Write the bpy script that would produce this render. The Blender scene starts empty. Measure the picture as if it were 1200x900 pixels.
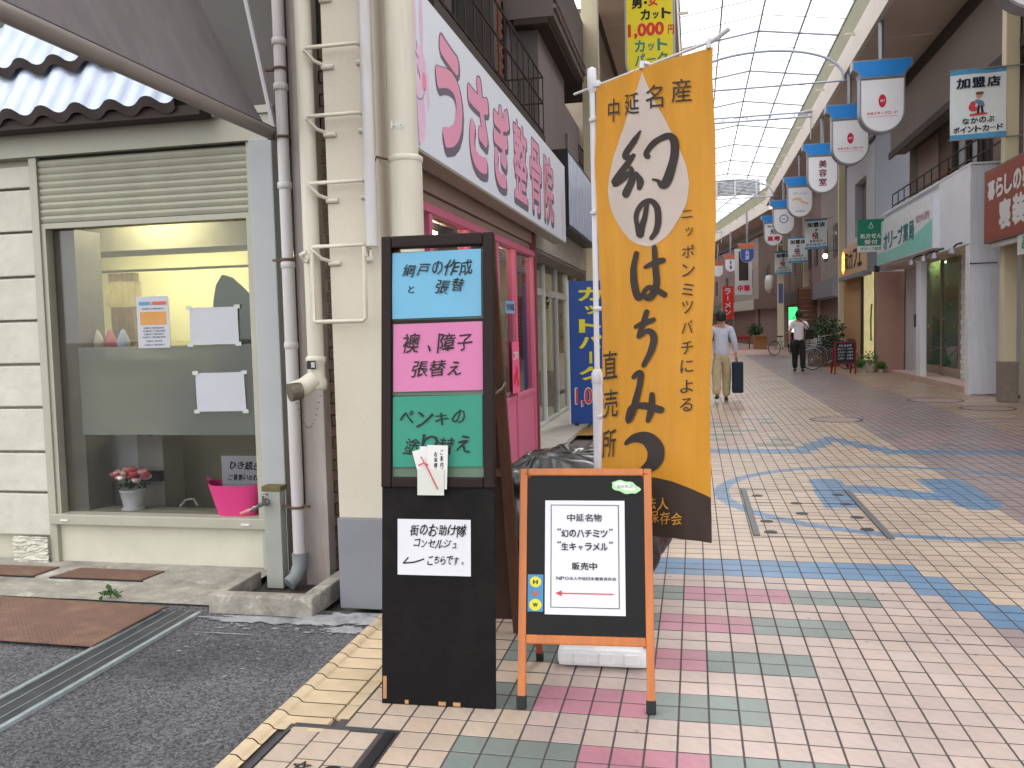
import bpy, bmesh, math, random
from mathutils import Vector, Matrix, noise
R = random.Random(7)
S = bpy.context.scene
COL = S.collection
PI = math.pi
# ------------------------------------------------------------------ camera
def make_camera():
    f, W, H = 1010.0, 1200.0, 900.0
    vx, vy, hs, h = 814.0, 381.0, -0.0245, 1.5
    y = Vector(((vx-W/2)/f, -(vy-H/2)/f, -1)).normalized()
    b = Vector(((vx+1000-W/2)/f, -(vy+1000*hs-H/2)/f, -1))
    up = b.cross(y).normalized()
    if up.y < 0: up = -up
    x = y.cross(up)
    M = Matrix((x, y, up)).to_4x4()
    M.translation = Vector((0, 0, h))
    cd = bpy.data.cameras.new('camera'); co = bpy.data.objects.new('camera', cd); COL.objects.link(co)
    cd.sensor_width = 36; cd.lens = 36*f/W; cd.clip_start = 0.05; cd.clip_end = 2000
    co.matrix_world = M; S.camera = co
make_camera()
# ------------------------------------------------------------------ light
EXPOSURE = 1.56
SUN_EL, SUN_ROT = math.radians(58), math.radians(200)
wd = bpy.data.worlds.new("World"); S.world = wd; wd.use_nodes = True
nt = wd.node_tree; nt.nodes.clear()
out = nt.nodes.new('ShaderNodeOutputWorld'); bg = nt.nodes.new('ShaderNodeBackground')
sky = nt.nodes.new('ShaderNodeTexSky'); sky.sky_type = 'NISHITA'; sky.sun_disc = False
sky.sun_elevation = SUN_EL; sky.sun_rotation = SUN_ROT; sky.air_density = 1.0; sky.dust_density = 3.0
hsv = nt.nodes.new('ShaderNodeHueSaturation'); hsv.inputs['Saturation'].default_value = 0.22; hsv.inputs['Value'].default_value = 1.0
mxs = nt.nodes.new('ShaderNodeMix'); mxs.data_type = 'RGBA'; mxs.inputs[0].default_value = 0.75
mxs.inputs[7].default_value = (7.6, 7.65, 7.75, 1)      # the even grey-white of an overcast sky
nt.links.new(sky.outputs[0], hsv.inputs['Color']); nt.links.new(hsv.outputs[0], mxs.inputs[6])
nt.links.new(mxs.outputs[2], bg.inputs[0]); bg.inputs[1].default_value = 0.13
nt.links.new(bg.outputs[0], out.inputs[0])
sl = bpy.data.lights.new('sun', 'SUN'); sl.energy = 0.8; sl.angle = math.radians(25); sl.color = (1, .96, .9)
so = bpy.data.objects.new('sun', sl); COL.objects.link(so)
so.rotation_euler = (math.radians(90)-SUN_EL, 0, PI - SUN_ROT + PI)
S.view_settings.view_transform = 'Standard'; S.view_settings.look = 'None'
S.view_settings.exposure = EXPOSURE; S.view_settings.gamma = 1
S.cycles.max_bounces = 10; S.cycles.transparent_max_bounces = 16; S.cycles.diffuse_bounces = 4
S.cycles.caustics_reflective = False; S.cycles.caustics_refractive = False
# ------------------------------------------------------------------ materials
def lin(c):
    return tuple(((v/255)/12.92 if v/255 <= .04045 else ((v/255+.055)/1.055)**2.4) for v in c)
MATS = {}
ALB = [.82]         # overall reflectance level of the near surfaces (real-world base colours)
def mat(name, c, rough=.6, var=.12, scale=6, bump=0.0, bscale=None, metal=0, emit=0, spec=.4, streak=False, dirt=0, tint=None, attr=None, trans=0, pale=0, specks=0):
    if name in MATS: return MATS[name]
    m = bpy.data.materials.new(name); m.use_nodes = True; MATS[name] = m
    n = m.node_tree.nodes; l = m.node_tree.links; p = n['Principled BSDF']
    c = tuple(v*ALB[0] for v in lin(c)) + (1,)
    tc = n.new('ShaderNodeTexCoord'); mp = n.new('ShaderNodeMapping'); l.new(tc.outputs['Object'], mp.inputs[0])
    if streak: mp.inputs['Scale'].default_value = (3, 3, .35)
    nz = n.new('ShaderNodeTexNoise'); nz.inputs['Scale'].default_value = scale; nz.inputs['Detail'].default_value = 6
    nz.inputs['Roughness'].default_value = .62
    l.new(mp.outputs[0], nz.inputs['Vector'])
    mr = n.new('ShaderNodeMapRange'); mr.inputs[1].default_value = .3; mr.inputs[2].default_value = .7
    mr.inputs[3].default_value = 1-var; mr.inputs[4].default_value = 1+var
    l.new(nz.outputs[0], mr.inputs[0])
    mul = n.new('ShaderNodeMix'); mul.data_type = 'RGBA'; mul.blend_type = 'MULTIPLY'; mul.inputs[0].default_value = 1
    if attr == 'obj':
        oi = n.new('ShaderNodeObjectInfo'); l.new(oi.outputs['Color'], mul.inputs[6])
    elif attr:
        at = n.new('ShaderNodeAttribute'); at.attribute_name = attr; l.new(at.outputs['Color'], mul.inputs[6])
    else: mul.inputs[6].default_value = c
    l.new(mr.outputs[0], mul.inputs[7])
    src = mul.outputs[2]
    if dirt:
        n2 = n.new('ShaderNodeTexNoise'); n2.inputs['Scale'].default_value = scale*.35; n2.inputs['Detail'].default_value = 8; n2.inputs['Roughness'].default_value = .7
        l.new(mp.outputs[0], n2.inputs['Vector'])
        r2 = n.new('ShaderNodeMapRange'); r2.inputs[1].default_value = .5; r2.inputs[2].default_value = .72; r2.inputs[3].default_value = 0; r2.inputs[4].default_value = dirt
        l.new(n2.outputs[0], r2.inputs[0])
        m2 = n.new('ShaderNodeMix'); m2.data_type = 'RGBA'; l.new(r2.outputs[0], m2.inputs[0]); l.new(src, m2.inputs[6])
        m2.inputs[7].default_value = lin(tint or (95, 85, 72)) + (1,)
        src = m2.outputs[2]
    if pale:
        n4 = n.new('ShaderNodeTexNoise'); n4.inputs['Scale'].default_value = scale*.6; n4.inputs['Detail'].default_value = 9; n4.inputs['Roughness'].default_value = .7; n4.inputs['Distortion'].default_value = .6
        l.new(mp.outputs[0], n4.inputs['Vector'])
        r4 = n.new('ShaderNodeMapRange'); r4.inputs[1].default_value = .56; r4.inputs[2].default_value = .66; r4.inputs[3].default_value = 0; r4.inputs[4].default_value = pale
        l.new(n4.outputs[0], r4.inputs[0]); m4 = n.new('ShaderNodeMix'); m4.data_type = 'RGBA'; l.new(r4.outputs[0], m4.inputs[0]); l.new(src, m4.inputs[6])
        m4.inputs[7].default_value = lin((196, 193, 184)) + (1,); src = m4.outputs[2]
    if specks:
        ge = n.new('ShaderNodeNewGeometry'); vo = n.new('ShaderNodeTexVoronoi'); vo.inputs['Scale'].default_value = 5.5; l.new(ge.outputs['Position'], vo.inputs['Vector'])
        r5 = n.new('ShaderNodeMapRange'); r5.inputs[1].default_value = .045; r5.inputs[2].default_value = .075; r5.inputs[3].default_value = specks; r5.inputs[4].default_value = 0
        l.new(vo.outputs['Distance'], r5.inputs[0]); m5 = n.new('ShaderNodeMix'); m5.data_type = 'RGBA'; l.new(r5.outputs[0], m5.inputs[0]); l.new(src, m5.inputs[6]); m5.inputs[7].default_value = lin((70, 62, 60)) + (1,); src = m5.outputs[2]
        n6 = n.new('ShaderNodeTexNoise'); n6.inputs['Scale'].default_value = 1.1; n6.inputs['Detail'].default_value = 7; n6.inputs['Roughness'].default_value = .65; l.new(ge.outputs['Position'], n6.inputs['Vector'])
        r6 = n.new('ShaderNodeMapRange'); r6.inputs[1].default_value = .35; r6.inputs[2].default_value = .65; r6.inputs[3].default_value = .80; r6.inputs[4].default_value = 1.06; l.new(n6.outputs[0], r6.inputs[0])
        m6 = n.new('ShaderNodeMix'); m6.data_type = 'RGBA'; m6.blend_type = 'MULTIPLY'; m6.inputs[0].default_value = 1; l.new(src, m6.inputs[6]); l.new(r6.outputs[0], m6.inputs[7]); src = m6.outputs[2]
    l.new(src, p.inputs['Base Color'])
    rr = n.new('ShaderNodeMapRange'); rr.inputs[3].default_value = max(0.02, rough-.08); rr.inputs[4].default_value = min(1, rough+.08)
    l.new(nz.outputs[0], rr.inputs[0]); l.new(rr.outputs[0], p.inputs['Roughness'])
    p.inputs['Metallic'].default_value = metal; p.inputs['Specular IOR Level'].default_value = spec
    if emit:
        l.new(src, p.inputs['Emission Color']); p.inputs['Emission Strength'].default_value = emit
    if bump:
        nb = n.new('ShaderNodeTexNoise'); nb.inputs['Scale'].default_value = bscale or scale*6; nb.inputs['Detail'].default_value = 4
        l.new(mp.outputs[0], nb.inputs['Vector'])
        bp = n.new('ShaderNodeBump'); bp.inputs['Strength'].default_value = bump; bp.inputs['Distance'].default_value = .01
        l.new(nb.outputs[0], bp.inputs['Height']); l.new(bp.outputs[0], p.inputs['Normal'])
    if trans:
        tr = n.new('ShaderNodeBsdfTranslucent'); l.new(src, tr.inputs[0])
        ms = n.new('ShaderNodeMixShader'); ms.inputs[0].default_value = trans
        l.new(p.outputs[0], ms.inputs[1]); l.new(tr.outputs[0], ms.inputs[2])
        l.new(ms.outputs[0], n['Material Output'].inputs[0])
    return m
def glass(name, c=(234, 234, 234), t=.88, rough=.02, diff=0.0):
    if name in MATS: return MATS[name]
    m = bpy.data.materials.new(name); m.use_nodes = True; MATS[name] = m
    n = m.node_tree.nodes; l = m.node_tree.links; n.clear()
    o = n.new('ShaderNodeOutputMaterial'); tr = n.new('ShaderNodeBsdfTransparent'); tr.inputs[0].default_value = tuple(v*t for v in lin(c)) + (1,)
    gl = n.new('ShaderNodeBsdfGlossy'); gl.inputs['Roughness'].default_value = rough
    fr = n.new('ShaderNodeFresnel'); ge = n.new('ShaderNodeNewGeometry'); mi = n.new('ShaderNodeMapRange')
    mi.inputs[3].default_value = 1.5; mi.inputs[4].default_value = 1/1.5; l.new(ge.outputs['Backfacing'], mi.inputs[0]); l.new(mi.outputs[0], fr.inputs[0])
    mx = n.new('ShaderNodeMixShader'); l.new(fr.outputs[0], mx.inputs[0]); l.new(tr.outputs[0], mx.inputs[1]); l.new(gl.outputs[0], mx.inputs[2])
    last = mx.outputs[0]
    if diff:
        nz = n.new('ShaderNodeTexNoise'); nz.inputs['Scale'].default_value = 1.3; nz.inputs['Detail'].default_value = 3
        tc = n.new('ShaderNodeTexCoord'); l.new(tc.outputs['Object'], nz.inputs['Vector'])
        cr = n.new('ShaderNodeMix'); cr.data_type = 'RGBA'; l.new(nz.outputs[0], cr.inputs[0])
        cc = lin(c); cr.inputs[6].default_value = tuple(v*.9 for v in cc)+(1,); cr.inputs[7].default_value = cc+(1,)
        df = n.new('ShaderNodeBsdfDiffuse'); l.new(cr.outputs[2], df.inputs[0])
        tl = n.new('ShaderNodeBsdfTranslucent'); l.new(cr.outputs[2], tl.inputs[0])
        m1 = n.new('ShaderNodeMixShader'); m1.inputs[0].default_value = .6; l.new(df.outputs[0], m1.inputs[1]); l.new(tl.outputs[0], m1.inputs[2])
        m2 = n.new('ShaderNodeMixShader'); m2.inputs[0].default_value = diff; l.new(last, m2.inputs[1]); l.new(m1.outputs[0], m2.inputs[2]); last = m2.outputs[0]
    l.new(last, o.inputs[0])
    return m
# ------------------------------------------------------------------ mesh helpers
class MB:
    def __init__(s): s.v = []; s.f = []; s.sm = False
    def add(s, vs, fs):
        b = len(s.v); s.v += [tuple(v) for v in vs]; s.f += [tuple(i+b for i in f) for f in fs]; return s
    def box(s, x0, x1, y0, y1, z0, z1, ch=0):
        if x0 > x1: x0, x1 = x1, x0
        if y0 > y1: y0, y1 = y1, y0
        if z0 > z1: z0, z1 = z1, z0
        ch = min(ch, (x1-x0)*.3, (y1-y0)*.3, (z1-z0)*.3)
        if ch <= 0:
            return s.add([(x0,y0,z0),(x1,y0,z0),(x1,y1,z0),(x0,y1,z0),(x0,y0,z1),(x1,y0,z1),(x1,y1,z1),(x0,y1,z1)],
                  [(0,3,2,1),(4,5,6,7),(0,1,5,4),(1,2,6,5),(2,3,7,6),(3,0,4,7)])
        bm = bmesh.new(); bmesh.ops.create_cube(bm, size=1)
        for v in bm.verts: v.co = ((x0+x1)/2+v.co.x*(x1-x0), (y0+y1)/2+v.co.y*(y1-y0), (z0+z1)/2+v.co.z*(z1-z0))
        bmesh.ops.bevel(bm, geom=bm.edges[:], offset=ch, segments=2, affect='EDGES', profile=.6)
        s.bm(bm); return s
    def bm(s, bm):
        bm.verts.index_update()
        s.add([v.co for v in bm.verts], [[v.index for v in f.verts] for f in bm.faces]); bm.free(); return s
    def tube(s, pts, r, n=8, caps=True):
        pts = [Vector(p) for p in pts]; rs = r if isinstance(r, (list, tuple)) else [r]*len(pts)
        b = len(s.v); k = len(pts); prev = None
        for i, p in enumerate(pts):
            d = (pts[min(i+1, k-1)] - pts[max(i-1, 0)]).normalized()
            if prev is None:
                a = d.orthogonal().normalized()
            else: a = (prev - d*prev.dot(d)).normalized()
            prev = a; c = d.cross(a)
            for j in range(n):
                t = 2*PI*j/n; s.v.append(tuple(p + (a*math.cos(t)+c*math.sin(t))*rs[i]))
        for i in range(k-1):
            for j in range(n):
                s.f.append((b+i*n+j, b+i*n+(j+1) % n, b+(i+1)*n+(j+1) % n, b+(i+1)*n+j))
        if caps:
            c0 = len(s.v); s.v += s.v[b:b+n]+s.v[b+(k-1)*n:b+k*n]
            s.f.append(tuple(c0+j for j in reversed(range(n)))); s.f.append(tuple(c0+n+j for j in range(n)))
        return s
    def lathe(s, prof, c=(0,0,0), n=20, axis='z', caps=False):
        b = len(s.v); k = len(prof)
        for r, h in prof:
            for j in range(n):
                t = 2*PI*j/n; x, y = r*math.cos(t), r*math.sin(t)
                q = (x, y, h) if axis == 'z' else ((x, h, y) if axis == 'y' else (h, x, y))
                s.v.append((q[0]+c[0], q[1]+c[1], q[2]+c[2]))
        for i in range(k-1):
            for j in range(n): s.f.append((b+i*n+j, b+i*n+(j+1) % n, b+(i+1)*n+(j+1) % n, b+(i+1)*n+j))
        return s
    def grid(s, fn, nu, nv):
        b = len(s.v)
        for j in range(nv+1):
            for i in range(nu+1): s.v.append(tuple(fn(i/nu, j/nv)))
        for j in range(nv):
            for i in range(nu): s.f.append((b+j*(nu+1)+i, b+j*(nu+1)+i+1, b+(j+1)*(nu+1)+i+1, b+(j+1)*(nu+1)+i))
        return s
    def poly(s, pts, y0, y1):     # outline in x,z extruded along y
        n = len(pts); b = len(s.v)
        s.v += [(x, y0, z) for x, z in pts] + [(x, y1, z) for x, z in pts]
        s.f.append(tuple(b+i for i in range(n))); s.f.append(tuple(b+n+i for i in reversed(range(n))))
        for i in range(n): s.f.append((b+i, b+n+i, b+n+(i+1) % n, b+(i+1) % n))
        return s
    def mesh(s, name, m, smooth=False):
        me = bpy.data.meshes.new(name); me.from_pydata(s.v, [], s.f); me.update()
        if m: me.materials.append(m)
        if smooth:
            for p in me.polygons: p.use_smooth = True
        return me
    def build(s, name, m, parent=None, loc=(0,0,0), rot=(0,0,0), smooth=False, kind=None, label=None):
        return obj(name, s.mesh(name, m, smooth), parent, loc, rot, kind, label)
def obj(name, me, parent=None, loc=(0,0,0), rot=(0,0,0), kind=None, label=None):
    o = bpy.data.objects.new(name, me); COL.objects.link(o); o.location = loc; o.rotation_euler = rot
    if parent: o.parent = parent
    if kind: o['kind'] = kind
    if label: o['label'] = label
    return o
def tag(o, label, cat, group=None):
    o['label'] = label; o['category'] = cat
    if group: o['group'] = group
    return o
def root(name, label, cat, loc=(0,0,0), rz=0, group=None, rot=None):
    o = bpy.data.objects.new(name, None); COL.objects.link(o); o.empty_display_size = .1
    o.location = loc; o.rotation_euler = rot or (0, 0, rz)
    return tag(o, label, cat, group)
def B(name, m, parent, *b, ch=0, **k): return MB().box(*b, ch=ch).build(name, m, parent, **k)
def copytree(o, parent=None):
    c = o.copy(); COL.objects.link(c)
    if parent: c.parent = parent
    for ch in [x for x in kids.get(o.name, [])]: copytree(ch, c)
    return c
kids = {}
def index_kids():
    kids.clear()
    for o in COL.objects:
        if o.parent: kids.setdefault(o.parent.name, []).append(o)
# ---- lettering. Local frame of a sign: x right, z up, the face looks towards -y
def text_verts(ch, offset=0.0, res=3):
    key = (ch, round(offset, 4), res)
    if key in TC: return TC[key]
    c = bpy.data.curves.new('t', 'FONT'); c.body = ch; c.offset = offset; c.resolution_u = res
    o = bpy.data.objects.new('t', c); COL.objects.link(o)
    d = bpy.context.evaluated_depsgraph_get()
    m = bpy.data.meshes.new_from_object(o.evaluated_get(d))
    vs = [(v.co.x, v.co.y) for v in m.vertices]; fs = [tuple(p.vertices) for p in m.polygons]
    bpy.data.objects.remove(o); bpy.data.curves.remove(c); bpy.data.meshes.remove(m)
    TC[key] = (vs, fs); return TC[key]
TC = {}
def put_text(mb, s, x, z, w, h, y=-.002, offset=0.0, jitter=0.0, shear=0.0, res=3, warp=None, hand=False):
    """whole string stretched into the box centred at x,z; weight comes from shifted copies of the outline"""
    vs, fs = text_verts(s, 0.0, res)
    if not vs: return
    xs = [v[0] for v in vs]; ys = [v[1] for v in vs]
    ax, bx, ay, by = min(xs), max(xs), min(ys), max(ys)
    r = offset*.8
    sx = w/max(1e-6, bx-ax+2*r); sz = h/max(1e-6, by-ay+2*r)
    cx, cy = (ax+bx)/2, (ay+by)/2
    an = R.uniform(-jitter, jitter); ca, sa = math.cos(an), math.sin(an); sd = R.uniform(0, 99)
    if hand: sh_ = [(k*r*1.6, -k*r*.9) for k in (-1, -.33, .33, 1)]
    elif r < .004: sh_ = [(0, 0)]
    else:
        n = 4 if r < .02 else (8 if r < .036 else 14)
        sh_ = [(0, 0)]+[(r*math.cos(2*PI*(k+.5)/n), r*math.sin(2*PI*(k+.5)/n)) for k in range(n)]
    for i, (dx, dy) in enumerate(sh_):
        o = []
        for vx, vy in vs:
            if hand:
                nn = noise.noise_vector(Vector((vx*2.2+sd, vy*2.2, sd)))*.09; vx2, vy2 = vx+nn.x, vy+nn.y
            else: vx2, vy2 = vx, vy
            px, pz = (vx2+dx-cx)*sx, (vy2+dy-cy)*sz
            px += shear*pz
            px, pz = px*ca-pz*sa, px*sa+pz*ca
            q = (x+px, y-i*.00007, z+pz)
            if warp: 
                q = warp(q)
                if i: q = (q[0], q[1]-i*.00012, q[2])
            o.append(q)
        mb.add(o, fs)
def row_text(mb, s, x, z, w, h, hand=False, y=-.002, offset=.012, warp=None, sizes=None):
    """characters set one by one in equal cells (spaces leave gaps)"""
    n = len(s); cw = w/n
    for i, ch in enumerate(s):
        if ch == ' ': continue
        k = sizes[i] if sizes else 1; lo = ch in '、。'
        small = .62 if ch in 'ッャュョっゃゅょ' else (.35 if ch in '、。・.,' else 1)
        if hand: k *= R.uniform(.85, 1.1)
        dz = (R.uniform(-.08, .08)*h if hand else 0) - (h*.15 if small < 1 and ch not in '・' else 0) - (h*.2 if lo else 0)
        wk = .9
        if ch == 'ー': put_text(mb, ch, x-w/2+cw*(i+.5), z, cw*.8, h*.12, y, offset, 0, 0, 2, warp); continue
        put_text(mb, ch, x-w/2+cw*(i+.5), z+dz, cw*wk*k*small*(.9 if ch in '、。' else 1), h*k*small, y, offset, .14 if hand else 0, .2 if hand else 0, 2, warp, hand)
def col_text(mb, s, x, ztop, w, h, hand=False, y=-.002, offset=.012, warp=None):
    n = len(s); ch_ = h/n
    for i, ch in enumerate(s):
        if ch == ' ': continue
        small = .65 if ch in 'ッャュョっゃゅょ' else 1
        ww, hh = w*small, ch_*.86*small
        if ch == 'ー':
            put_text(mb, 'l', x, ztop-ch_*(i+.5), w*.12, ch_*.75, y, offset, 0, 0, 2, warp); continue
        if ch in '二ニ': hh *= .75
        put_text(mb, ch, x+(w*.1 if small < 1 else 0), ztop-ch_*(i+.5), ww, hh, y, offset, .05 if hand else 0, .05 if hand else 0, 2, warp, hand)
def stroke(mb, pts, warp, sub=6, n=10):
    """brush stroke: points (x, z, half width), smoothed, round ended"""
    P = [Vector(p) for p in pts]; Q = []
    for i in range(len(P)-1):
        a, b, c, d = P[max(i-1, 0)], P[i], P[i+1], P[min(i+2, len(P)-1)]
        for k in range(sub):
            t = k/sub
            Q.append(.5*((2*b)+(c-a)*t+(2*a-5*b+4*c-d)*t*t+(3*b-a-3*c+d)*t**3))
    Q.append(P[-1]); L = []
    for i, q in enumerate(Q):
        d = (Q[min(i+1, len(Q)-1)]-Q[max(i-1, 0)]); d.z = 0; d.normalize()
        nn = Vector((-d.y, d.x, 0)); wv = max(.001, q.z)
        L.append((q.x+nn.x*wv, q.y+nn.y*wv, q.x-nn.x*wv, q.y-nn.y*wv))
    vs = []; fs = []
    for i, (a, b, c, d) in enumerate(L): vs += [warp(a, b), warp(c, d)]
    for i in range(len(L)-1): fs.append((2*i, 2*i+1, 2*i+3, 2*i+2))
    mb.add(vs, fs)
    for q in (Q[0], Q[-1]):
        mb.add([warp(q.x+q.z*math.cos(2*PI*j/n), q.y+q.z*math.sin(2*PI*j/n)) for j in range(n)], [tuple(range(n))])
def noisy(mb, amp, sc, seed=0):
    mb.v = [tuple(Vector(v)+Vector(noise.noise_vector(Vector(v)*sc+Vector((seed, 0, 0))))*amp) for v in mb.v]; return mb

# =================================================================== SETTING: GROUND
m_ink = mat('black_ink', (22, 20, 22), .6, .05)
m_white = mat('white_paint', (225, 226, 226), .45, .04)
m_asph = mat('asphalt', (96, 96, 99), .95, .5, 130, bump=1.0, bscale=170, dirt=.0)
def asphalt_extra(m):
    n = m.node_tree.nodes; l = m.node_tree.links; p = n['Principled BSDF']
    src = p.inputs['Base Color'].links[0].from_socket
    tc = n.new('ShaderNodeTexCoord'); big = n.new('ShaderNodeTexNoise'); big.inputs['Scale'].default_value = 1.6; big.inputs['Detail'].default_value = 6
    l.new(tc.outputs['Object'], big.inputs['Vector'])
    r = n.new('ShaderNodeMapRange'); r.inputs[1].default_value = .35; r.inputs[2].default_value = .65; r.inputs[3].default_value = .72; r.inputs[4].default_value = 1.2
    l.new(big.outputs[0], r.inputs[0])
    vo = n.new('ShaderNodeTexVoronoi'); vo.inputs['Scale'].default_value = 105; l.new(tc.outputs['Object'], vo.inputs['Vector'])
    vr = n.new('ShaderNodeMapRange'); vr.inputs[1].default_value = 0; vr.inputs[2].default_value = 1; vr.inputs[3].default_value = .4; vr.inputs[4].default_value = 1.8
    sp = n.new('ShaderNodeSeparateColor'); l.new(vo.outputs['Color'], sp.inputs[0]); l.new(sp.outputs[0], vr.inputs[0])
    mm = n.new('ShaderNodeMath'); mm.operation = 'MULTIPLY'; l.new(r.outputs[0], mm.inputs[0]); l.new(vr.outputs[0], mm.inputs[1])
    mx = n.new('ShaderNodeMix'); mx.data_type = 'RGBA'; mx.blend_type = 'MULTIPLY'; mx.inputs[0].default_value = 1
    l.new(src, mx.inputs[6]); l.new(mm.outputs[0], mx.inputs[7])
    # worn pale cement splashes near the corner
    n3 = n.new('ShaderNodeTexNoise'); n3.inputs['Scale'].default_value = 7; n3.inputs['Detail'].default_value = 9; n3.inputs['Roughness'].default_value = .75
    l.new(tc.outputs['Object'], n3.inputs['Vector'])
    r3 = n.new('ShaderNodeMapRange'); r3.inputs[1].default_value = .64; r3.inputs[2].default_value = .70; r3.inputs[4].default_value = .55
    l.new(n3.outputs[0], r3.inputs[0])
    m3 = n.new('ShaderNodeMix'); m3.data_type = 'RGBA'; l.new(r3.outputs[0], m3.inputs[0]); l.new(mx.outputs[2], m3.inputs[6]); m3.inputs[7].default_value = lin((150, 148, 146))+(1,)
    l.new(m3.outputs[2], p.inputs['Base Color'])
asphalt_extra(m_asph)
m_conc = mat('concrete', (166, 161, 150), .9, .28, 7, bump=.6, bscale=60, dirt=.8, tint=(98, 92, 82), pale=.75)
m_grout = mat('grout', (84, 76, 78), .9, .15, 20)
B('ground', mat('far_ground', (120, 116, 112), .95), None, -400, 400, -400, 400, -1.0, -.06, kind='structure')
MB().grid(lambda u, v: (-60+58.36*u, -20+24.3*v, -.006), 40, 20).build('road', m_asph, None, kind='structure')

# arcade pavement tiles -------------------------------------------------
CW, RH, X0, Y0 = .114, .1233, -.076, 3.001
cream = lin((184, 166, 149)); pale = lin((177, 160, 152)); pink = lin((168, 118, 130)); green = lin((120, 129, 124)); blue = lin((98, 130, 160))
mauve = lin((148, 134, 135)); tan = lin((178, 156, 134)); yellow = lin((194, 174, 144))
def inpoly(x, y, P):
    c = False; j = len(P)-1
    for i in range(len(P)):
        if (P[i][1] > y) != (P[j][1] > y) and x < (P[j][0]-P[i][0])*(y-P[i][1])/(P[j][1]-P[i][1])+P[i][0]: c = not c
        j = i
    return c
LOGO = [[(1.01,7.25),(1.34,7.28),(1.345,8.3),(1.33,8.52),(1.28,8.62),(1.13,8.63),(1.04,8.55)],
        [(1.33,8.26),(1.45,8.3),(1.57,8.28),(1.8,8.14),(2.02,7.97),(2.07,7.66),(1.95,7.64),(1.8,7.69),(1.6,7.82),(1.33,7.94)],
        [(2.02,8.68),(2.41,8.7),(2.4,7.5),(2.36,7.38),(2.26,7.3),(2.12,7.29),(2.04,7.41)]]
def blue_inlay(x, y):
    r = math.hypot(x-1.80, (y-7.84)*1.03)
    if 1.52 < r < 1.645: return True
    return any(inpoly(x, y, p) for p in LOGO)
def tri(c):      # zigzag: flat to column 10, a tooth of five columns and back, repeated every 32
    k = (c-10) % 32
    if c <= 10: return 0
    if k <= 5: return k
    if k <= 10: return 10-k
    return 0
def tile_color(c, r):
    x = X0+CW*(c+.5)
    d = tri(c)
    if 18-2*d <= r <= 20-(2*d-2 if d else 0): return blue
    if 59+2*d-(2 if d else 0) <= r <= 61+2*d: return blue
    base = pale if (r < 18-2*d) else cream
    if x < -.6: base = cream
    if r < 18-2*d and x > 1.41: base = mauve
    elif r >= 18-2*d and x > 2.36: base = mauve
    if x > 4.0: base = tan
    if r < 18-2*d and x > -1.45 and c < 26:
        k = (r-2)//4
        if (r-2) % 4 < 2:
            g = -1+2*abs(k)
            if k == 3 and c == 0: return pink
            if g <= c < g+4: return green
            if g-4 <= c < g: return pink
            if g-8 <= c < g-4: return green
    if r > 63+2*d and r < 90:
        q = r-64
        if q % 4 < 2:
            k = q//4
            g = (c - 4 + 2*abs(3-k)) % 9
            if x < 1.2 or x > 2.36:
                if x > 1.2: return tuple((v+.0+m_*1.6)/2.6 for v, m_ in zip((green if g < 4 else pink), mauve))
                if g < 4: return green
                if g < 7: return tuple((a+b)/2 for a, b in zip(pink, base))
    if r >= 90 and (r//4) % 5 == 0 and (c//5) % 2: return tuple((a+b)/2 for a, b in zip(pink, base))
    return base
m_tobj = mat('glazed_tile', (200, 180, 170), .36, .07, 30, bump=.12, bscale=140, attr='obj', dirt=.3, tint=(124, 106, 98), spec=.35, specks=.6)
m_tile = mat('glazed_tile_field', (200, 180, 170), .34, .07, 5, bump=.12, bscale=120, attr='col', dirt=.3, tint=(124, 106, 98), spec=.35, specks=.6)
floor = B('arcade_floor', m_grout, None, -1.368, 11, -6, 54, -.05, -.0024, kind='structure')
def tile_mesh():
    g = .0038; e = .0015; x, y = CW-g, RH-g
    mb = MB(); t = [(e+g, e+g, 0), (x-e, e+g, 0), (x-e, y-e, 0), (e+g, y-e, 0)]
    u = [(g, g, -.0012), (x, g, -.0012), (x, y, -.0012), (g, y, -.0012)]; w = [(a, b, -.012) for a, b, c in u]
    mb.add(t+u+w, [(0,1,2,3)]+[(i+4, (i+1) % 4+4, (i+1) % 4, i) for i in range(4)]+[(i+8, (i+1) % 4+8, (i+1) % 4+4, i+4) for i in range(4)])
    me = mb.mesh('tile', m_tobj); me.materials.append(m_grout)
    for p in me.polygons: p.material_index = 1 if p.index > 4 else 0
    return me
tmesh = tile_mesh()
MH = (-1.53, -1.14, 2.3, 2.98)           # tiled manhole lid near the corner
def jit(c, k=.06):
    f = 1+R.uniform(-k, k); h = R.uniform(-.015, .015)
    return (c[0]*f*(1+h), c[1]*f, c[2]*f*(1-h))
FV, FF, FC = [], [], []; GR = lin((78, 70, 72))
ntile = 0
cells = []
for r in range(-12, 330):
    for c in range(-12, 52):
        x, y = X0+CW*c, Y0+RH*r
        if x < -1.37: continue
        if y > 43: continue
        if MH[0]-.03 < x+CW*.5 < MH[1]+.02 and MH[2]-.6 < y+RH*.5 < MH[3]+.01: continue
        cells.append((r, c, x, y))
def show_rank(t):
    r, c, x, y = t
    if y < 2.45 or x/y > .42 or x/y < -.56: return 1e6
    if y < 4 and -1.3 < x < -.75 and y > 3.15: return 1e6
    return y
cells.sort(key=show_rank)
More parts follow.
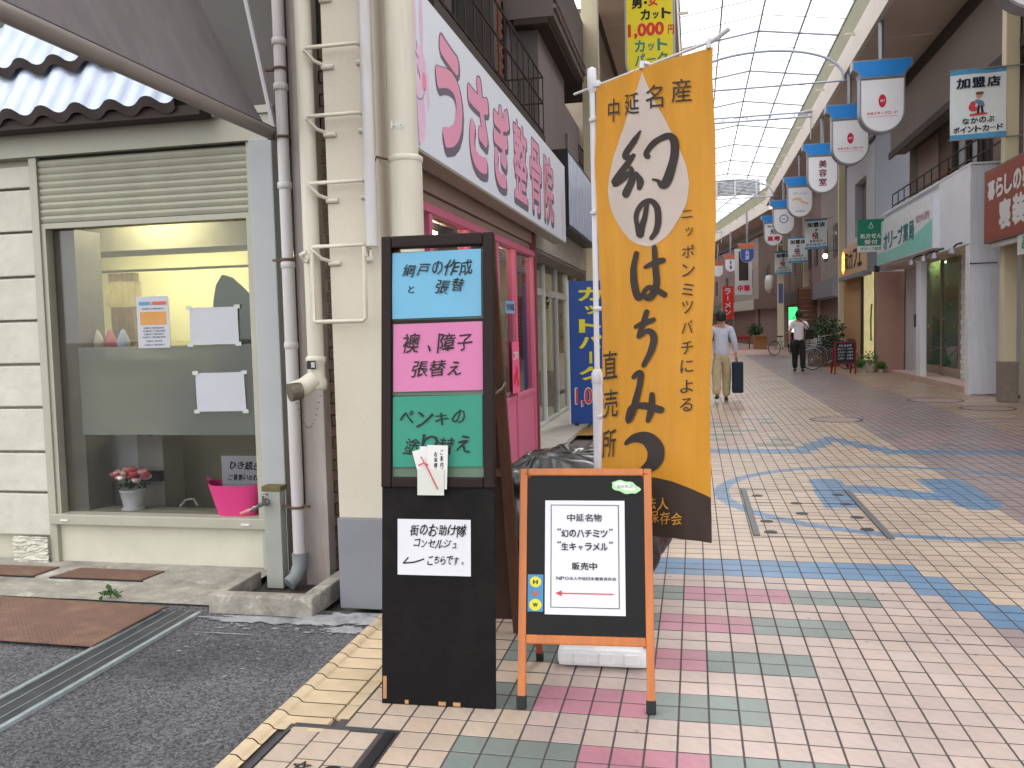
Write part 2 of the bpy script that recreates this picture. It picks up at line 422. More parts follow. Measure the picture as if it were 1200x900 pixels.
for i, (r, c, x, y) in enumerate(cells):
    col = jit(tile_color(c, r)); dz = R.uniform(-.0008, .0008)
    if i < 298:
        o = bpy.data.objects.new('tile', tmesh); COL.objects.link(o); o.parent = floor; o.location = (x, y, dz); o.color = col+(1,)
        continue
    g = .0038 if y < 10 else .0046; x1, y1 = x+CW-g, y+RH-g; xa, ya = x+g, y+g
    sub = .1 < x < 3.5 and 6.1 < y < 9.6
    n = 5 if sub else 1
    b = len(FV)
    for j in range(n+1):
        for k in range(n+1): FV.append((xa+(x1-xa)*k/n, ya+(y1-ya)*j/n, dz))
    for j in range(n):
        for k in range(n):
            FF.append((b+j*(n+1)+k, b+j*(n+1)+k+1, b+(j+1)*(n+1)+k+1, b+(j+1)*(n+1)+k))
            cc = col
            if sub and blue_inlay(xa+(x1-xa)*(k+.5)/n, ya+(y1-ya)*(j+.5)/n): cc = tuple(a*sum(col)/sum(tile_color(c, r)) for a in blue)
            FC.append(cc)
    # skirt so the joint is a real recess
    q = [b, b+n, b+(n+1)*(n+1)-1, b+(n+1)*n]
    b2 = len(FV)
    for k in q: FV.append((FV[k][0], FV[k][1], -.004))
    for k in range(4):
        FF.append((b2+k, b2+(k+1) % 4, q[(k+1) % 4], q[k])); FC.append(GR)
me = bpy.data.meshes.new('tile_field'); me.from_pydata(FV, [], FF); me.materials.append(m_tile)
ca = me.color_attributes.new('col', 'FLOAT_COLOR', 'CORNER')
buf = []
for p, cc in zip(me.polygons, FC): buf += (list(cc)+[1.0])*p.loop_total
ca.data.foreach_set('color', buf)
obj('tile_field', me, floor, kind='stuff')
# far street surface after the bend
B('far_street', mat('far_paving', (186, 150, 142), .7, .12, 3), None, -30, 60, 43, 160, -.04, -.002, kind='structure')
# yellow kerb tiles along the street edge
ktile = MB()
prof = [(-1.645, -.03), (-1.643, .012), (-1.636, .019), (-1.610, .018), (-1.598, .011), (-1.588, .001), (-1.575, -.001), (-1.40, .0005), (-1.397, -.012)]
g = .004
for i in range(len(prof)-1):
    (xa, za), (xb, zb) = prof[i], prof[i+1]
    ktile.add([(xa, g, za), (xb, g, zb), (xb, .1185, zb), (xa, .1185, za)], [(0, 1, 2, 3)])
km = ktile.mesh('kerb_tile', mat('kerb_tile', (212, 180, 136), .4, .1, 12, attr='obj', dirt=.25, tint=(150, 126, 104), bump=.1))
smesh = MB().box(-1.388, -1.336, .004, .1185, -.012, .0005).mesh('edge_tile', km.materials[0])
kshort = MB()
for i in range(len(prof)-3):
    (xa, za), (xb, zb) = prof[i], prof[i+1]
    kshort.add([(xa, g, za), (xb, g, zb), (xb, .1185, zb), (xa, .1185, za)], [(0, 1, 2, 3)])
kshort = kshort.mesh('kerb_tile', km.materials[0])
for k in range(-2, 17):
    y = 2.817+.1215*k-.1215*2
    for mm, nm in ((km if y > 2.93 else kshort, 'kerb_tile'), (smesh, 'edge_tile')):
        if nm == 'edge_tile' and y < 2.98: continue
        o = bpy.data.objects.new(nm, mm); COL.objects.link(o); o.parent = floor; o.location = (0, y, 0); o.color = jit(yellow, .07)+(1,)
MB().box(-1.66, -1.372, 1.5, 4.85, -.05, -.0125).build('kerb_bed', m_grout, floor)
# manhole lid with inlaid tiles
m_steel = mat('worn_steel', (105, 108, 112), .45, .15, 20, metal=.7, bump=.1, dirt=.3, tint=(70, 62, 55))
m_dark = mat('dark_metal', (45, 44, 46), .5, .15, 20, metal=.4)
mh = root('manhole_cover', 'square manhole cover inlaid with cream tiles and a star mark beside the asphalt', 'manhole cover', (-1.335, 2.45, 0))
for nm, b in (('frame_bar', (-.205, -.19, -.6, .535, -.02, .004)), ('frame_bar', (-.19, .228, .52, .546, -.02, .0041))): B(nm, m_steel, mh, *b)
B('handle_slot', m_dark, mh, .186, .224, -.6, .518, -.02, .010)
B('lid_plate', m_grout, mh, -.19, .165, -.6, .52, -.02, -.003)
tl = MB().box(.003, .111, .004, .1235, -.01, .0, ch=.001).mesh('tile', m_tobj)
for i in range(3):
    for j in range(5):
        o = bpy.data.objects.new('tile', tl); COL.objects.link(o); o.parent = mh; o.location = (-.186+.116*i, .39-.128*j+(.03 if i == 1 else 0), 0); o.color = jit(cream, .06)+(1,)
st = MB()
for k in range(5):
    a = PI/2+2*PI*k/5; b_ = a+4*PI/5; p = Vector((-.02+.035*math.cos(a), .235+.035*math.sin(a))); q = Vector((-.02+.035*math.cos(b_), .235+.035*math.sin(b_)))
    d = (q-p).normalized()*.003; st.add([(p.x-d.y, p.y+d.x, .0035+k*.0002), (p.x+d.y, p.y-d.x, .0035+k*.0002), (q.x+d.y, q.y-d.x, .0035+k*.0002), (q.x-d.y, q.y+d.x, .0035+k*.0002)], [(0, 1, 2, 3)])
st.build('star_mark', m_ink, mh)
MB().lathe([(0, .006), (.02, .006), (.028, .004), (.034, .006), (.036, .002)], (.1, .22, 0), 20).build('key_hole', m_dark, mh)
# framed floor hatch in the blue logo
hatch = root('floor_hatch', 'rectangular floor hatch with two steel rails inside the blue ring', 'floor hatch', (.86, 7.12, 0))
for x in (-.445, .445): MB().box(x-.024, x+.024, -.88, .9, -.01, .012, ch=.004).build('rail', m_steel, hatch)
for y in (-.88, .89): B('end_joint', m_dark, hatch, -.42, .42, y-.006, y+.006, -.01, .002)
for y in (-.3, .3): B('cross_joint', m_dark, hatch, -.42, .42, y-.004, y+.004, -.01, .002)
for x, y in ((-.34, -.75), (-.34, -.4), (-.05, -.1), (-.05, .3), (.34, -.6), (.34, -.2), (.34, .3), (.34, .7), (-.34, .6)):
    MB().lathe([(0, .003), (.02, .004), (.045, .0035), (.05, .001)], (x, y, 0), 14).build('bolt_cap', m_dark, hatch)
def manhole(x, y, r, lab):
    o = root('manhole_cover', lab, 'manhole cover', (x, y, 0))
    MB().lathe([(r+.03, 0), (r+.03, .003), (r, .004), (r-.01, .001)], n=32).build('rim', m_dark, o)
    MB().lathe([(0, .002), (r*.5, .0025), (r-.015, .002)], n=32).build('lid', mat('tiled_lid', (160, 140, 136), .7), o)
manhole(2.11, 13.9, .36, 'round manhole cover with dark rim in the middle of the tiled street')
manhole(4.35, 17.2, .45, 'round manhole cover on the tan edge strip below the pharmacy corner')
manhole(4.75, 15.6, .40, 'dark round manhole cover on the tan edge strip near the cream pillar')

# concrete apron in front of the left shop
ap = MB().box(-9, -2.62, 4.26, 4.99, -.05, .012, ch=.01)
ap = MB().grid(lambda u, v: (-9+6.38*u, 4.27+.72*v+.01*noise.noise(Vector((u*40, v, 0))), .004+.012*v), 60, 6).build('concrete_apron', m_conc, None, kind='structure')
m_rust = mat('rusty_plate', (122, 92, 80), .75, .16, 9, metal=.15, bump=.3, bscale=40, dirt=.5, tint=(160, 130, 104))
def checker(m):
    n = m.node_tree.nodes; l = m.node_tree.links
    tc = n.new('ShaderNodeTexCoord'); mp = n.new('ShaderNodeMapping'); mp.inputs['Rotation'].default_value = (0, 0, PI/4); mp.inputs['Scale'].default_value = (55, 55, 55)
    l.new(tc.outputs['Object'], mp.inputs[0]); ck = n.new('ShaderNodeTexVoronoi'); ck.inputs['Scale'].default_value = 1; ck.inputs['Randomness'].default_value = 0
    l.new(mp.outputs[0], ck.inputs['Vector'])
    bp = n.new('ShaderNodeBump'); bp.inputs['Strength'].default_value = .6; bp.inputs['Distance'].default_value = .004
    l.new(ck.outputs['Distance'], bp.inputs['Height']); l.new(bp.outputs[0], n['Principled BSDF'].inputs['Normal'])
checker(m_rust)
pl = MB(); pl.add([(-6.2, 4.27, .02), (-6.2, 3.64, .012), (-2.875, 3.575, .014), (-2.86, 4.15, .022), (-6.2, 4.27, .028), (-6.2, 3.64, .02), (-2.875, 3.575, .022), (-2.86, 4.15, .030)],
   [(4, 5, 6, 7), (5, 1, 2, 6), (6, 2, 3, 7), (0, 4, 7, 3)])
pl.mesh
tag(pl.build('steel_plate', m_rust, None), 'large rusty brown checker plate lying on the asphalt by the concrete apron', 'steel plate')
for i, (x0, x1) in enumerate(((-4.75, -4.12), (-3.98, -3.35))):
    q = root('drain_plate', ('rusty drain plate under the left wall, nearer the picture edge' if i == 0 else 'rusty drain plate in the concrete, right of its twin'), 'drain cover', (x0, 4.62, .014))
    MB().add([(0, 0, .006), (x1-x0, 0, .006), (x1-x0+.03, .2, .008), (.05, .2, .008), (0, 0, -.01), (x1-x0, 0, -.01), (x1-x0+.03, .2, -.01), (.05, .2, -.01)], [(0, 1, 2, 3), (4, 5, 1, 0), (5, 6, 2, 1), (7, 4, 0, 3)]).build('plate', m_rust, q)
    B('rim', m_dark, q, -.01, x1-x0+.02, -.012, -.002, -.01, .004)
# steel drain channel running towards the viewer
gr = root('drain_channel', 'long steel drain channel with two bright edges running across the asphalt', 'drain', (-2.76, 3.45, 0))
m_gal = mat('galvanised', (168, 178, 182), .5, .2, 14, metal=.35, dirt=.3, tint=(120, 112, 100))
MB().box(-.105, .1, -1.6, .7, -.03, .004).build('cover_plate', mat('dark_zinc', (74, 77, 80), .6, .35, 9, metal=.3, dirt=.6, tint=(70, 70, 70)), gr)
for x in (-.112, .108): MB().box(x-.012, x+.012, -1.6, .7, -.03, .012, ch=.002).build('edge_angle', m_gal, gr)
for x in (-.04, .035): MB().box(x-.002, x+.002, -1.6, .7, .0, .0065).build('groove', m_gal, gr)
# basin of the water tap
bs = root('tap_basin', 'low concrete basin around the standpipe tap', 'basin', (-2.35, 4.45, 0))
noisy(MB().box(-.27, .34, -.27, -.19, -.02, .10, ch=.012), .004, 9).build('basin_wall', m_conc, bs)
noisy(MB().box(-.27, -.20, -.189, .2, -.02, .098, ch=.012), .004, 9).build('basin_wall', m_conc, bs)
noisy(MB().box(.26, .34, -.189, .42, -.02, .098, ch=.012), .004, 9).build('basin_wall', m_conc, bs)
B('basin_floor', mat('wet_soil', (70, 64, 58), .95, .3, 12, bump=.5), bs, -.199, .259, -.189, .5, -.02, .012)
# pale cement patch by the pillar base, weed at the joint
pt = MB(); q = random.Random(11)
def splat(cx, cy, rx, ry, z):
    n_ = 40; ph = q.uniform(0, 99)
    pt.add([(cx+rx*math.cos(2*PI*i/n_)*(1+.9*noise.noise(Vector((3*math.cos(2*PI*i/n_)+ph, 3*math.sin(2*PI*i/n_), 0)))), cy+ry*math.sin(2*PI*i/n_)*(1+.9*noise.noise(Vector((3*math.cos(2*PI*i/n_)+ph, 3*math.sin(2*PI*i/n_), 4)))), z) for i in range(n_)], [tuple(range(n_))])
splat(-1.83, 4.17, .24, .09, -.001); splat(-1.75, 4.02, .10, .05, -.0015); splat(-2.25, 4.10, .30, .05, -.0008); splat(-1.98, 4.12, .10, .06, -.0004)
for i in range(26): splat(q.uniform(-2.5, -1.68), 3.95+.12*q.random(), q.uniform(.006, .022), q.uniform(.004, .012), -.0002)
for i in range(14): splat(q.uniform(-2.5, -1.72), q.uniform(3.3, 3.9), q.uniform(.004, .014), q.uniform(.003, .008), -.0002)
splat(-2.35, 3.88, .16, .006, -.0003)
pt.build('cement_patch', mat('pale_cement', (168, 168, 172), .9, .25, 14, dirt=.9, tint=(80, 80, 84)), None, kind='structure')
def leaves(mb, c, rx, ry, rz, n, s, seed=1):
    q = random.Random(seed)
    for _ in range(n):
        while True:
            p = Vector((q.uniform(-1, 1), q.uniform(-1, 1), q.uniform(-1, 1)))
            if p.length < 1: break
        p = Vector((c[0]+p.x*rx, c[1]+p.y*ry, c[2]+p.z*rz))
        a = Vector((q.uniform(-1, 1), q.uniform(-1, 1), q.uniform(-.5, 1))).normalized(); b = a.orthogonal().normalized()
        L = s*q.uniform(.6, 1.3)
        mb.add([p, p+a*L*.5+b*L*.28, p+a*L, p+a*L*.5-b*L*.28], [(0, 1, 2, 3)])
    return mb
m_leaf = mat('leaf_green', (72, 104, 52), .6, .35, 9, trans=.25)
wk = root('weed', 'small green weed growing at the apron joint beside the rusty plate', 'weed', (-3.32, 4.30, .01))
leaves(MB(), (0, 0, .03), .07, .03, .02, 40, .035).build('leaf_tuft', m_leaf, wk)
MB().tube([(0, 0, 0), (.01, 0, .03)], .003, 5).build('stem', m_leaf, wk)
# =================================================================== LEFT SHOP WITH THE SHUTTERED WINDOW
FY = 4.98
m_cream = mat('cream_wall', (205, 202, 184), .75, .08, 3, bump=.25, bscale=30, dirt=.25, tint=(160, 152, 130))
m_block = mat('painted_block', (206, 204, 190), .8, .08, 4, bump=.8, bscale=14, dirt=.2, tint=(165, 158, 140))
m_alu = mat('champagne_aluminium', (178, 176, 160), .5, .06, 5, metal=.1)
m_shut = mat('shutter_paint', (172, 171, 152), .5, .08, 4, dirt=.3, tint=(125, 120, 100))
m_greyp = mat('grey_pillar_paint', (176, 178, 180), .5, .05, 3, dirt=.15, tint=(140, 140, 140))
shop = root('corner_shop', 'cream corner shop with a half frosted window under a rolled metal shutter', 'building', (-3.45, FY, 0))
ox = 3.45
def sx(*b): return (b[0]+ox, b[1]+ox, b[2]-FY, b[3]-FY, b[4], b[5])
B('wall', m_cream, shop, *sx(-4.225, -2.66, 4.985, 5.12, 0, .27))
B('header', m_alu, shop, *sx(-9, -2.49, 4.93, 5.12, 2.70, 2.86))
B('header_rim', m_alu, shop, *sx(-9, -2.49, 4.91, 4.95, 2.855, 2.9))
B('wall', m_cream, shop, *sx(-9, -4.26, 5.03, 5.12, 0, 2.7))
z = 2.66; k = 0
for z0, z1 in ((2.515, 2.66), (2.23, 2.51), (1.935, 2.225), (1.645, 1.93), (1.355, 1.64), (1.065, 1.35), (.765, 1.06), (.49, .76), (.19, .485)):
    for x1 in (-4.262, -5.15):
        noisy(MB().box(*sx(x1-.87, x1, 4.965, 5.04, z0, z1-.012), ch=.008), .004, 7, z0).build('block', m_block, shop)
MB().grid(lambda u, v: (-4.53+.272*u+ox, 4.925-FY+.016*noise.noise(Vector((u*3, v*14, 1)))+.008*noise.noise(Vector((u*12, v*30, 3))), .19*v), 30, 24).build('foot_stone', m_block, shop)
fr = MB().box(*sx(-4.258, -4.2, 4.95, 5.10, 0, 2.70), ch=.004).build('shutter_guide', m_alu, shop)
MB().box(*sx(-2.70, -2.66, 4.95, 5.10, .0, 2.70), ch=.004).build('shutter_guide', m_alu, shop)
MB().box(*sx(-2.655, -2.50, 4.90, 5.12, 0, 2.70), ch=.008).build('pillar', m_greyp, shop)
zs = 2.69
for i in range(9):
    h = .045
    m_ = MB(); cx = [( -.0, 0), (.006, .012), (.010, .024), (.006, .036), (0, .043)]
    for a, b in zip(cx[:-1], cx[1:]):
        y0 = 4.975-a[0]; y1 = 4.975-b[0]
        m_.add([(-4.2+ox, y0-FY, 2.275+i*h+a[1]), (-2.70+ox, y0-FY, 2.275+i*h+a[1]), (-2.70+ox, y1-FY, 2.275+i*h+b[1]), (-4.2+ox, y1-FY, 2.275+i*h+b[1])], [(0, 1, 2, 3)])
    m_.add([(-4.2+ox, 4.985-FY, 2.275+i*h+.040), (-2.70+ox, 4.985-FY, 2.275+i*h+.040), (-2.70+ox, 4.985-FY, 2.275+i*h+.048), (-4.2+ox, 4.985-FY, 2.275+i*h+.048)], [(0, 1, 2, 3)])
    m_.build('shutter_slat', m_shut, shop)
B('shutter_backing', mat('dark_gap', (60, 58, 52), .8), shop, *sx(-4.2, -2.7, 4.99, 5.02, 2.26, 2.7))
wf = MB(); 
wf.box(*sx(-4.2, -4.17, 4.965, 5.06, .34, 2.27)); wf.box(*sx(-2.725, -2.70, 4.965, 5.06, .34, 2.27)); wf.box(*sx(-4.17, -2.725, 4.965, 5.06, 2.235, 2.27))
wfo = wf.build('window_frame', m_alu, shop)
MB().box(*sx(-4.235, -2.665, 4.93, 5.22, .275, .345), ch=.006).build('window_sill', m_alu, shop)
for x in (-4.12, -2.80): MB().box(*sx(x-.03, x+.03, 4.922, 4.93, .30, .312)).build('drain_slot', m_white, wfo)
B('pane', glass('window_glass', t=.96), shop, *sx(-4.17, -2.725, 5.030, 5.036, .345, 2.235))
B('frosted_film', glass('frosted_film', (222, 226, 226), t=.92, diff=.66), shop, *sx(-4.03, -2.725, 5.0375, 5.039, .865, 1.45))
B('reveal', mat('reveal_grey', (142, 140, 126), .7), shop, *sx(-4.17, -4.02, 5.045, 5.30, .345, 2.235))
# room
m_room = mat('room_wall', (226, 222, 176), .8, .03, 2)
m_dim = mat('room_dado', (168, 164, 146), .8, .1, 3)
B('back_wall', m_room, shop, *sx(-7.5, -1.9, 8.0, 8.1, 0, 2.75))
B('side_wall', m_room, shop, *sx(-7.6, -7.5, 5.1, 8.1, 0, 2.75)); B('side_wall', m_room, shop, *sx(-2.45, -2.3, 5.12, 8.0, 0, 2.75))
B('room_ceiling', mat('room_ceiling', (214, 212, 196), .8), shop, *sx(-7.5, -2.45, 5.12, 8.0, 2.42, 2.5))
B('room_floor', mat('room_floor', (110, 100, 84), .5), shop, *sx(-7.5, -2.45, 5.12, 8.0, -.02, .05))
B('ceiling_beam', mat('room_beam', (196, 192, 160), .8), shop, *sx(-7.5, -2.45, 5.5, 5.9, 2.13, 2.42))
B('low_partition', m_dim, shop, *sx(-7.4, -2.5, 5.9, 5.96, .05, 1.22))
for x in (-5.0, -3.2):
    lt = MB().box(*sx(x-.6, x+.6, 7.2, 7.32, 2.37, 2.41)).build('ceiling_or_fill_tube', mat('lit_tube', (255, 250, 214), .5, 0, 1, emit=26), shop)
MB().box(*sx(-3.9, -3.4, 5.22, 5.26, 2.37, 2.41)).build('ceiling_or_fill_tube', MATS['lit_tube'], shop)  # unseen fill tube above the window, added to brighten beam and film
B('curtain_rail', m_alu, shop, *sx(-5.6, -2.6, 6.68, 6.71, 2.08, 2.10))
B('brick_reflection', mat('reflected_brown', (98, 66, 54), .6, .3, 20), shop, *sx(-2.83, -2.73, 5.3, 5.36, 1.2, 2.2))  # brown sheet standing in for a brick reflection in the glass
B('panel_post', m_alu, shop, *sx(-2.89, -2.835, 5.3, 5.36, 1.45, 2.2))
# rest of the building: upper storey block
m_up = mat('upper_wall_grey', (92, 89, 86), .8, .12, 2, dirt=.4)
B('upper_wall', m_up, shop, *sx(-9, -2.35, 5.13, 5.3, 2.9, 6.2)); B('end_wall', m_up, shop, *sx(-2.35, -2.22, 5.3, 8.1, 0, 6.2))
B('flat_roof', m_up, shop, *sx(-9, -2.22, 5.13, 10, 6.2, 6.3)); B('rear_wall', m_up, shop, *sx(-9, -2.22, 9.9, 10, 0, 6.2))
# things in the window
cur = root('curtain', 'beige curtain with mesh top hanging from the rail in the corner shop', 'curtain', (-4.86, 6.68, 0))
m_cur = mat('curtain_cloth', (190, 172, 120), .9, .12, 20, trans=.3)
def curt(z0, z1, w): return MB().grid(lambda u, v: ((u-.5)*w, .03*math.sin(u*34), z0+(z1-z0)*v), 60, 6)
curt(.95, 1.78, .27).build('cloth', m_cur, cur, smooth=True); curt(1.785, 2.0, .34).build('mesh_top', mat('curtain_mesh', (216, 206, 160), .9, .1, 30, trans=.5), cur, smooth=True)
curt(2.0, 2.07, .29).build('header_band', m_cur, cur, smooth=True)
m_paper = mat('paper', (205, 206, 214), .8, .04, 5, trans=.12)
m_tape = mat('tape', (196, 202, 196), .5)
def taped(x0, x1, z0, z1, lab, rz=0, y=5.026, m=m_paper):
    q = root('paper_sheet', lab, 'paper', ((x0+x1)/2, y, z0))
    MB().grid(lambda u, v: ((u-.5)*(x1-x0), -.003*math.sin(u*5+v*3)-.002, v*(z1-z0)), 8, 8).build('sheet', m, q, rot=(0, rz, 0))
    for sx_ in (-1, 1):
        for sz in (0, 1):
            B('tape', m_tape, q, sx_*(x1-x0)/2-.02, sx_*(x1-x0)/2+.02, -.008, -.0068, sz*(z1-z0)-.012, sz*(z1-z0)+.012, )
    return q
taped(-3.185, -2.845, 1.452, 1.69, 'blank grey sheet taped to the clear glass above the frosted band', .01)
taped(-3.16, -2.815, 1.02, 1.27, 'blank pale sheet taped by its corners over the frosted band', -.01)
po = root('notice', 'small printed notice with an orange block standing on the frosted band edge', 'notice', (-3.448, 5.026, 1.438))
B('sheet', m_paper, po, -.118, .115, -.002, 0, 0, .335)
B('orange_block', mat('orange_print', (206, 150, 84), .7), po, -.095, .095, -.0032, -.0022, .15, .235)
t = MB()
for i, (w, z) in enumerate(((.17, .29), (.16, .255), (.15, .13), (.17, .11), (.15, .09), (.17, .07), (.12, .045), (.15, .02))): row_text(t, '治療のご案内受付時間'[:7+i % 3], 0, z, w, .022 if i == 0 else .012, y=-.0035, offset=.02)
t.build('lettering', mat('grey_print', (96, 96, 110), .7), po)
MB().box(-.1, -.03, -.0045, -.0036, .28, .30).build('colour_bar', mat('blue_print', (80, 150, 190), .7), po); MB().box(.0, .1, -.0046, -.0037, .28, .30).build('colour_bar', mat('red_print', (210, 96, 70), .7), po)
gp = root('leaf_shaped_screen', 'dark green leaf shaped screen behind the right side of the window', 'screen', (-3.05, 5.5, 0))
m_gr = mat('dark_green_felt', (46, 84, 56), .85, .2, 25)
lp = [(-.25, .9), (-.25, 1.5), (-.235, 1.75), (-.21, 1.86), (-.16, 1.93), (-.1, 1.91), (.0, 1.82), (.08, 1.72), (.14, 1.58), (.16, 1.4), (.16, .9)]
MB().poly(lp, -.02, .02).build('panel', m_gr, gp)
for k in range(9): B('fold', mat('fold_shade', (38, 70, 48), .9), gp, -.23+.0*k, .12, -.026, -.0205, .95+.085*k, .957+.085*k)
cab = root('white_cabinet', 'white cabinet behind the window next to a dark gap', 'cabinet', (-4.07, 5.55, .05))
B('carcass', m_white, cab, -.22, .22, -.15, .15, 0, .86); B('door_line', m_dark, cab, .203, .212, -.156, -.1505, .02, .84)
dsp = root('dispenser', 'white water dispenser with red and blue taps and a dark tray inside the window', 'dispenser', (-3.77, 5.5, .05))
B('case', mat('dispenser_white', (170, 166, 156), .5), dsp, -.1, .1, -.12, .12, 0, .92)
B('tray', m_dark, dsp, -.1, .1, -.17, -.121, .45, .52)
for x, c in ((-.05, (180, 60, 50)), (.04, (60, 90, 170))): MB().tube([(x, -.12, .82), (x, -.16, .82), (x, -.165, .77)], .012, 6).build('spout', mat('tap%d' % c[0], c, .4), dsp)
cat_ = root('small_ornament', 'small white ornament figures on the edge behind the left of the glass', 'ornament', (-3.90, 5.22, 1.44))
for i in range(3): MB().lathe([(0, 0), (.04, .0), (.045, .04), (.03, .08), (.012, .12), (0, .13)], (-.12+.1*i, 0, 0), 10).build('figure', mat('orn%d' % i, ((226, 222, 206), (214, 120, 120), (190, 200, 215))[i], .5), cat_, smooth=True)
B('shelf', m_alu, cat_, -.35, .95, -.03, .12, -.03, 0)
fp = root('flower_pot', 'white pot of pink and red artificial flowers on the window sill', 'flower pot', (-3.74, 5.125, .346))
MB().lathe([(0, 0), (.075, 0), (.075, .012), (.06, .02), (.082, .125), (.088, .14), (.08, .14), (.07, .12), (0, .12)], n=20).build('pot', m_white, fp, smooth=True)
q = random.Random(3)
for i in range(26):
    a = q.uniform(0, 2*PI); r = q.uniform(.02, .13); x, y, z = r*math.cos(a), .6*r*math.sin(a), .20+.05*q.random()-.25*r+.03
    c = [(232, 120, 128), (240, 172, 178), (244, 222, 214), (214, 84, 92)][i % 4]
    MB().lathe([(0, .014), (.018, .009), (.032, .02), (.027, .0), (.012, -.01)], (x, y, z), 8).build('flower', mat('petal%d' % (i % 4), c, .7), fp, smooth=True)
leaves(MB(), (0, 0, .17), .12, .08, .03, 60, .04).build('leaf_tuft', m_leaf, fp)
bk = root('pink_basket', 'bright pink soft plastic basket standing on the right end of the window sill', 'basket', (-2.915, 5.07, .346))
m_pk = mat('pink_plastic', (214, 62, 128), .45, .05, 4)
def bask(u, v):
    a = 2*PI*u; rx = .135+.06*v; ry = .075+.03*v; zz = .20*v + (.02*max(0, abs(math.cos(a))-.6)*2.5 if v > .9 else 0)
    ee = .7; cx = math.copysign(abs(math.cos(a))**ee, math.cos(a)); sy = math.copysign(abs(math.sin(a))**ee, math.sin(a))
    return (rx*cx, ry*sy-.01, zz)
b1 = MB().grid(bask, 40, 8); b1.build('tub', m_pk, bk, smooth=True)
MB().tube([(-.19, 0, .18), (-.215, 0, .235), (-.225, 0, .24), (-.20, 0, .16)], .008, 6).build('handle', m_pk, bk, smooth=True)
MB().tube([(.19, 0, .18), (.215, 0, .235), (.225, 0, .24), (.20, 0, .16)], .008, 6).build('handle', m_pk, bk, smooth=True)
cd_ = root('handwritten_card', 'white card with two handwritten lines standing in the pink basket', 'card', (-2.88, 5.10, .42))
B('card', m_paper, cd_, -.17, .165, -.003, 0, 0, .30)
t = MB(); row_text(t, 'ひき続き', 0, .235, .23, .055, hand=True, y=-.005, offset=.03); row_text(t, 'ご募集い合わせ', 0, .16, .25, .04, hand=True, y=-.005, offset=.03)
t.build('lettering', m_ink, cd_)
hose = root('hose_end', 'short grey hose bend lying on the window sill behind the glass', 'hose', (-3.33, 5.13, .35))
MB().tube([(-.06, 0, .02), (-.03, .02, .06), (.03, .02, .07), (.07, 0, .03)], .008, 6).build('tube', m_greyp, hose)

# corrugated sheet roof over the shutter
m_corr = mat('corrugated_sheet', (196, 206, 226), .42, .1, 3, metal=.35, dirt=.3, tint=(120, 130, 150), streak=True)
m_eave = mat('eave_dark', (58, 48, 44), .8, .2, 8)
cr = root('corrugated_canopy', 'steep pale blue corrugated metal canopy in two overlapping courses over the shutter', 'canopy', (-5.5, 4.75, 2.87))
def corr(x0, x1, y0, z0, y1, z1, per=.245, amp=.024):
    n = int((x1-x0)/per*10)
    def f(u, v):
        x = x0+(x1-x0)*u; s = math.sin(2*PI*x/per); s = math.copysign(abs(s)**.75, s)
        return (x, y0+(y1-y0)*v-amp*s*.5, z0+(z1-z0)*v+amp*s)
    return MB().grid(f, n, 3)
def thick(mb, t=.004):
    return mb
for nm, a in (('sheet_course', (-3.0, 2.45, 0, .07, .30, .56)), ('sheet_course', (-3.0, 2.2, .13, .42, .60, 1.1))):
    corr(*a).build(nm, m_corr, cr, smooth=True)
    # rounded dark edge below every course
    x0, x1, y0, z0 = a[:4]
    corr(x0, x1, y0+.012, z0-.060, y0-.002, z0-.002).build('edge_strip', m_eave, cr, smooth=True)
B('eave_board', m_eave, cr, -3.0, 2.6, .03, .16, -.03, .03)
B('ridge_flashing', m_corr, cr, -3.0, 2.3, .60, .72, 1.06, 1.16)
# grey retractable awning seen end on
m_fab = mat('awning_fabric', (118, 112, 114), .95, .14, 3, bump=.2, bscale=200, dirt=.35, tint=(92, 82, 86), streak=True)
aw = root('fabric_awning', 'grey fabric awning with its round aluminium front bar slanting across the upper left corner', 'awning', (-2.35, 4.85, 2.65))
MB().grid(lambda u, v: (-.012-.5*v+.03*math.sin(u*9)*v*(1-v), -.28-3.6*u-.25*v*(1-u)+.0, .03+1.25*v-.06*math.sin(PI*v)), 30, 10).build('fabric', m_fab, aw, smooth=True)
MB().tube([(0, .0, 0), (0, -3.9, 0)], .036, 14).build('front_bar', mat('bar_alu', (150, 142, 138), .45, .08, 6, metal=.4, streak=False, dirt=.3, tint=(95, 85, 80)), aw, smooth=True)
MB().tube([(.012, .0, .030), (.012, -3.9, .030)], .008, 8).build('bar_groove', m_dark, aw)
MB().box(-.03, .05, -.02, .03, -.045, .045, ch=.008).build('end_cap', m_greyp, aw)
MB().tube([(-.03, -.14, .04), (-.13, -.22, .75), (-.16, -.25, 1.2)], .016, 8).build('arm', mat('arm_alu', (176, 172, 174), .4, .05, metal=.3), aw)
MB().tube([(-.05, -.24, .04), (-.07, -.16, .06)], .014, 8).build('arm_joint', m_dark, aw)

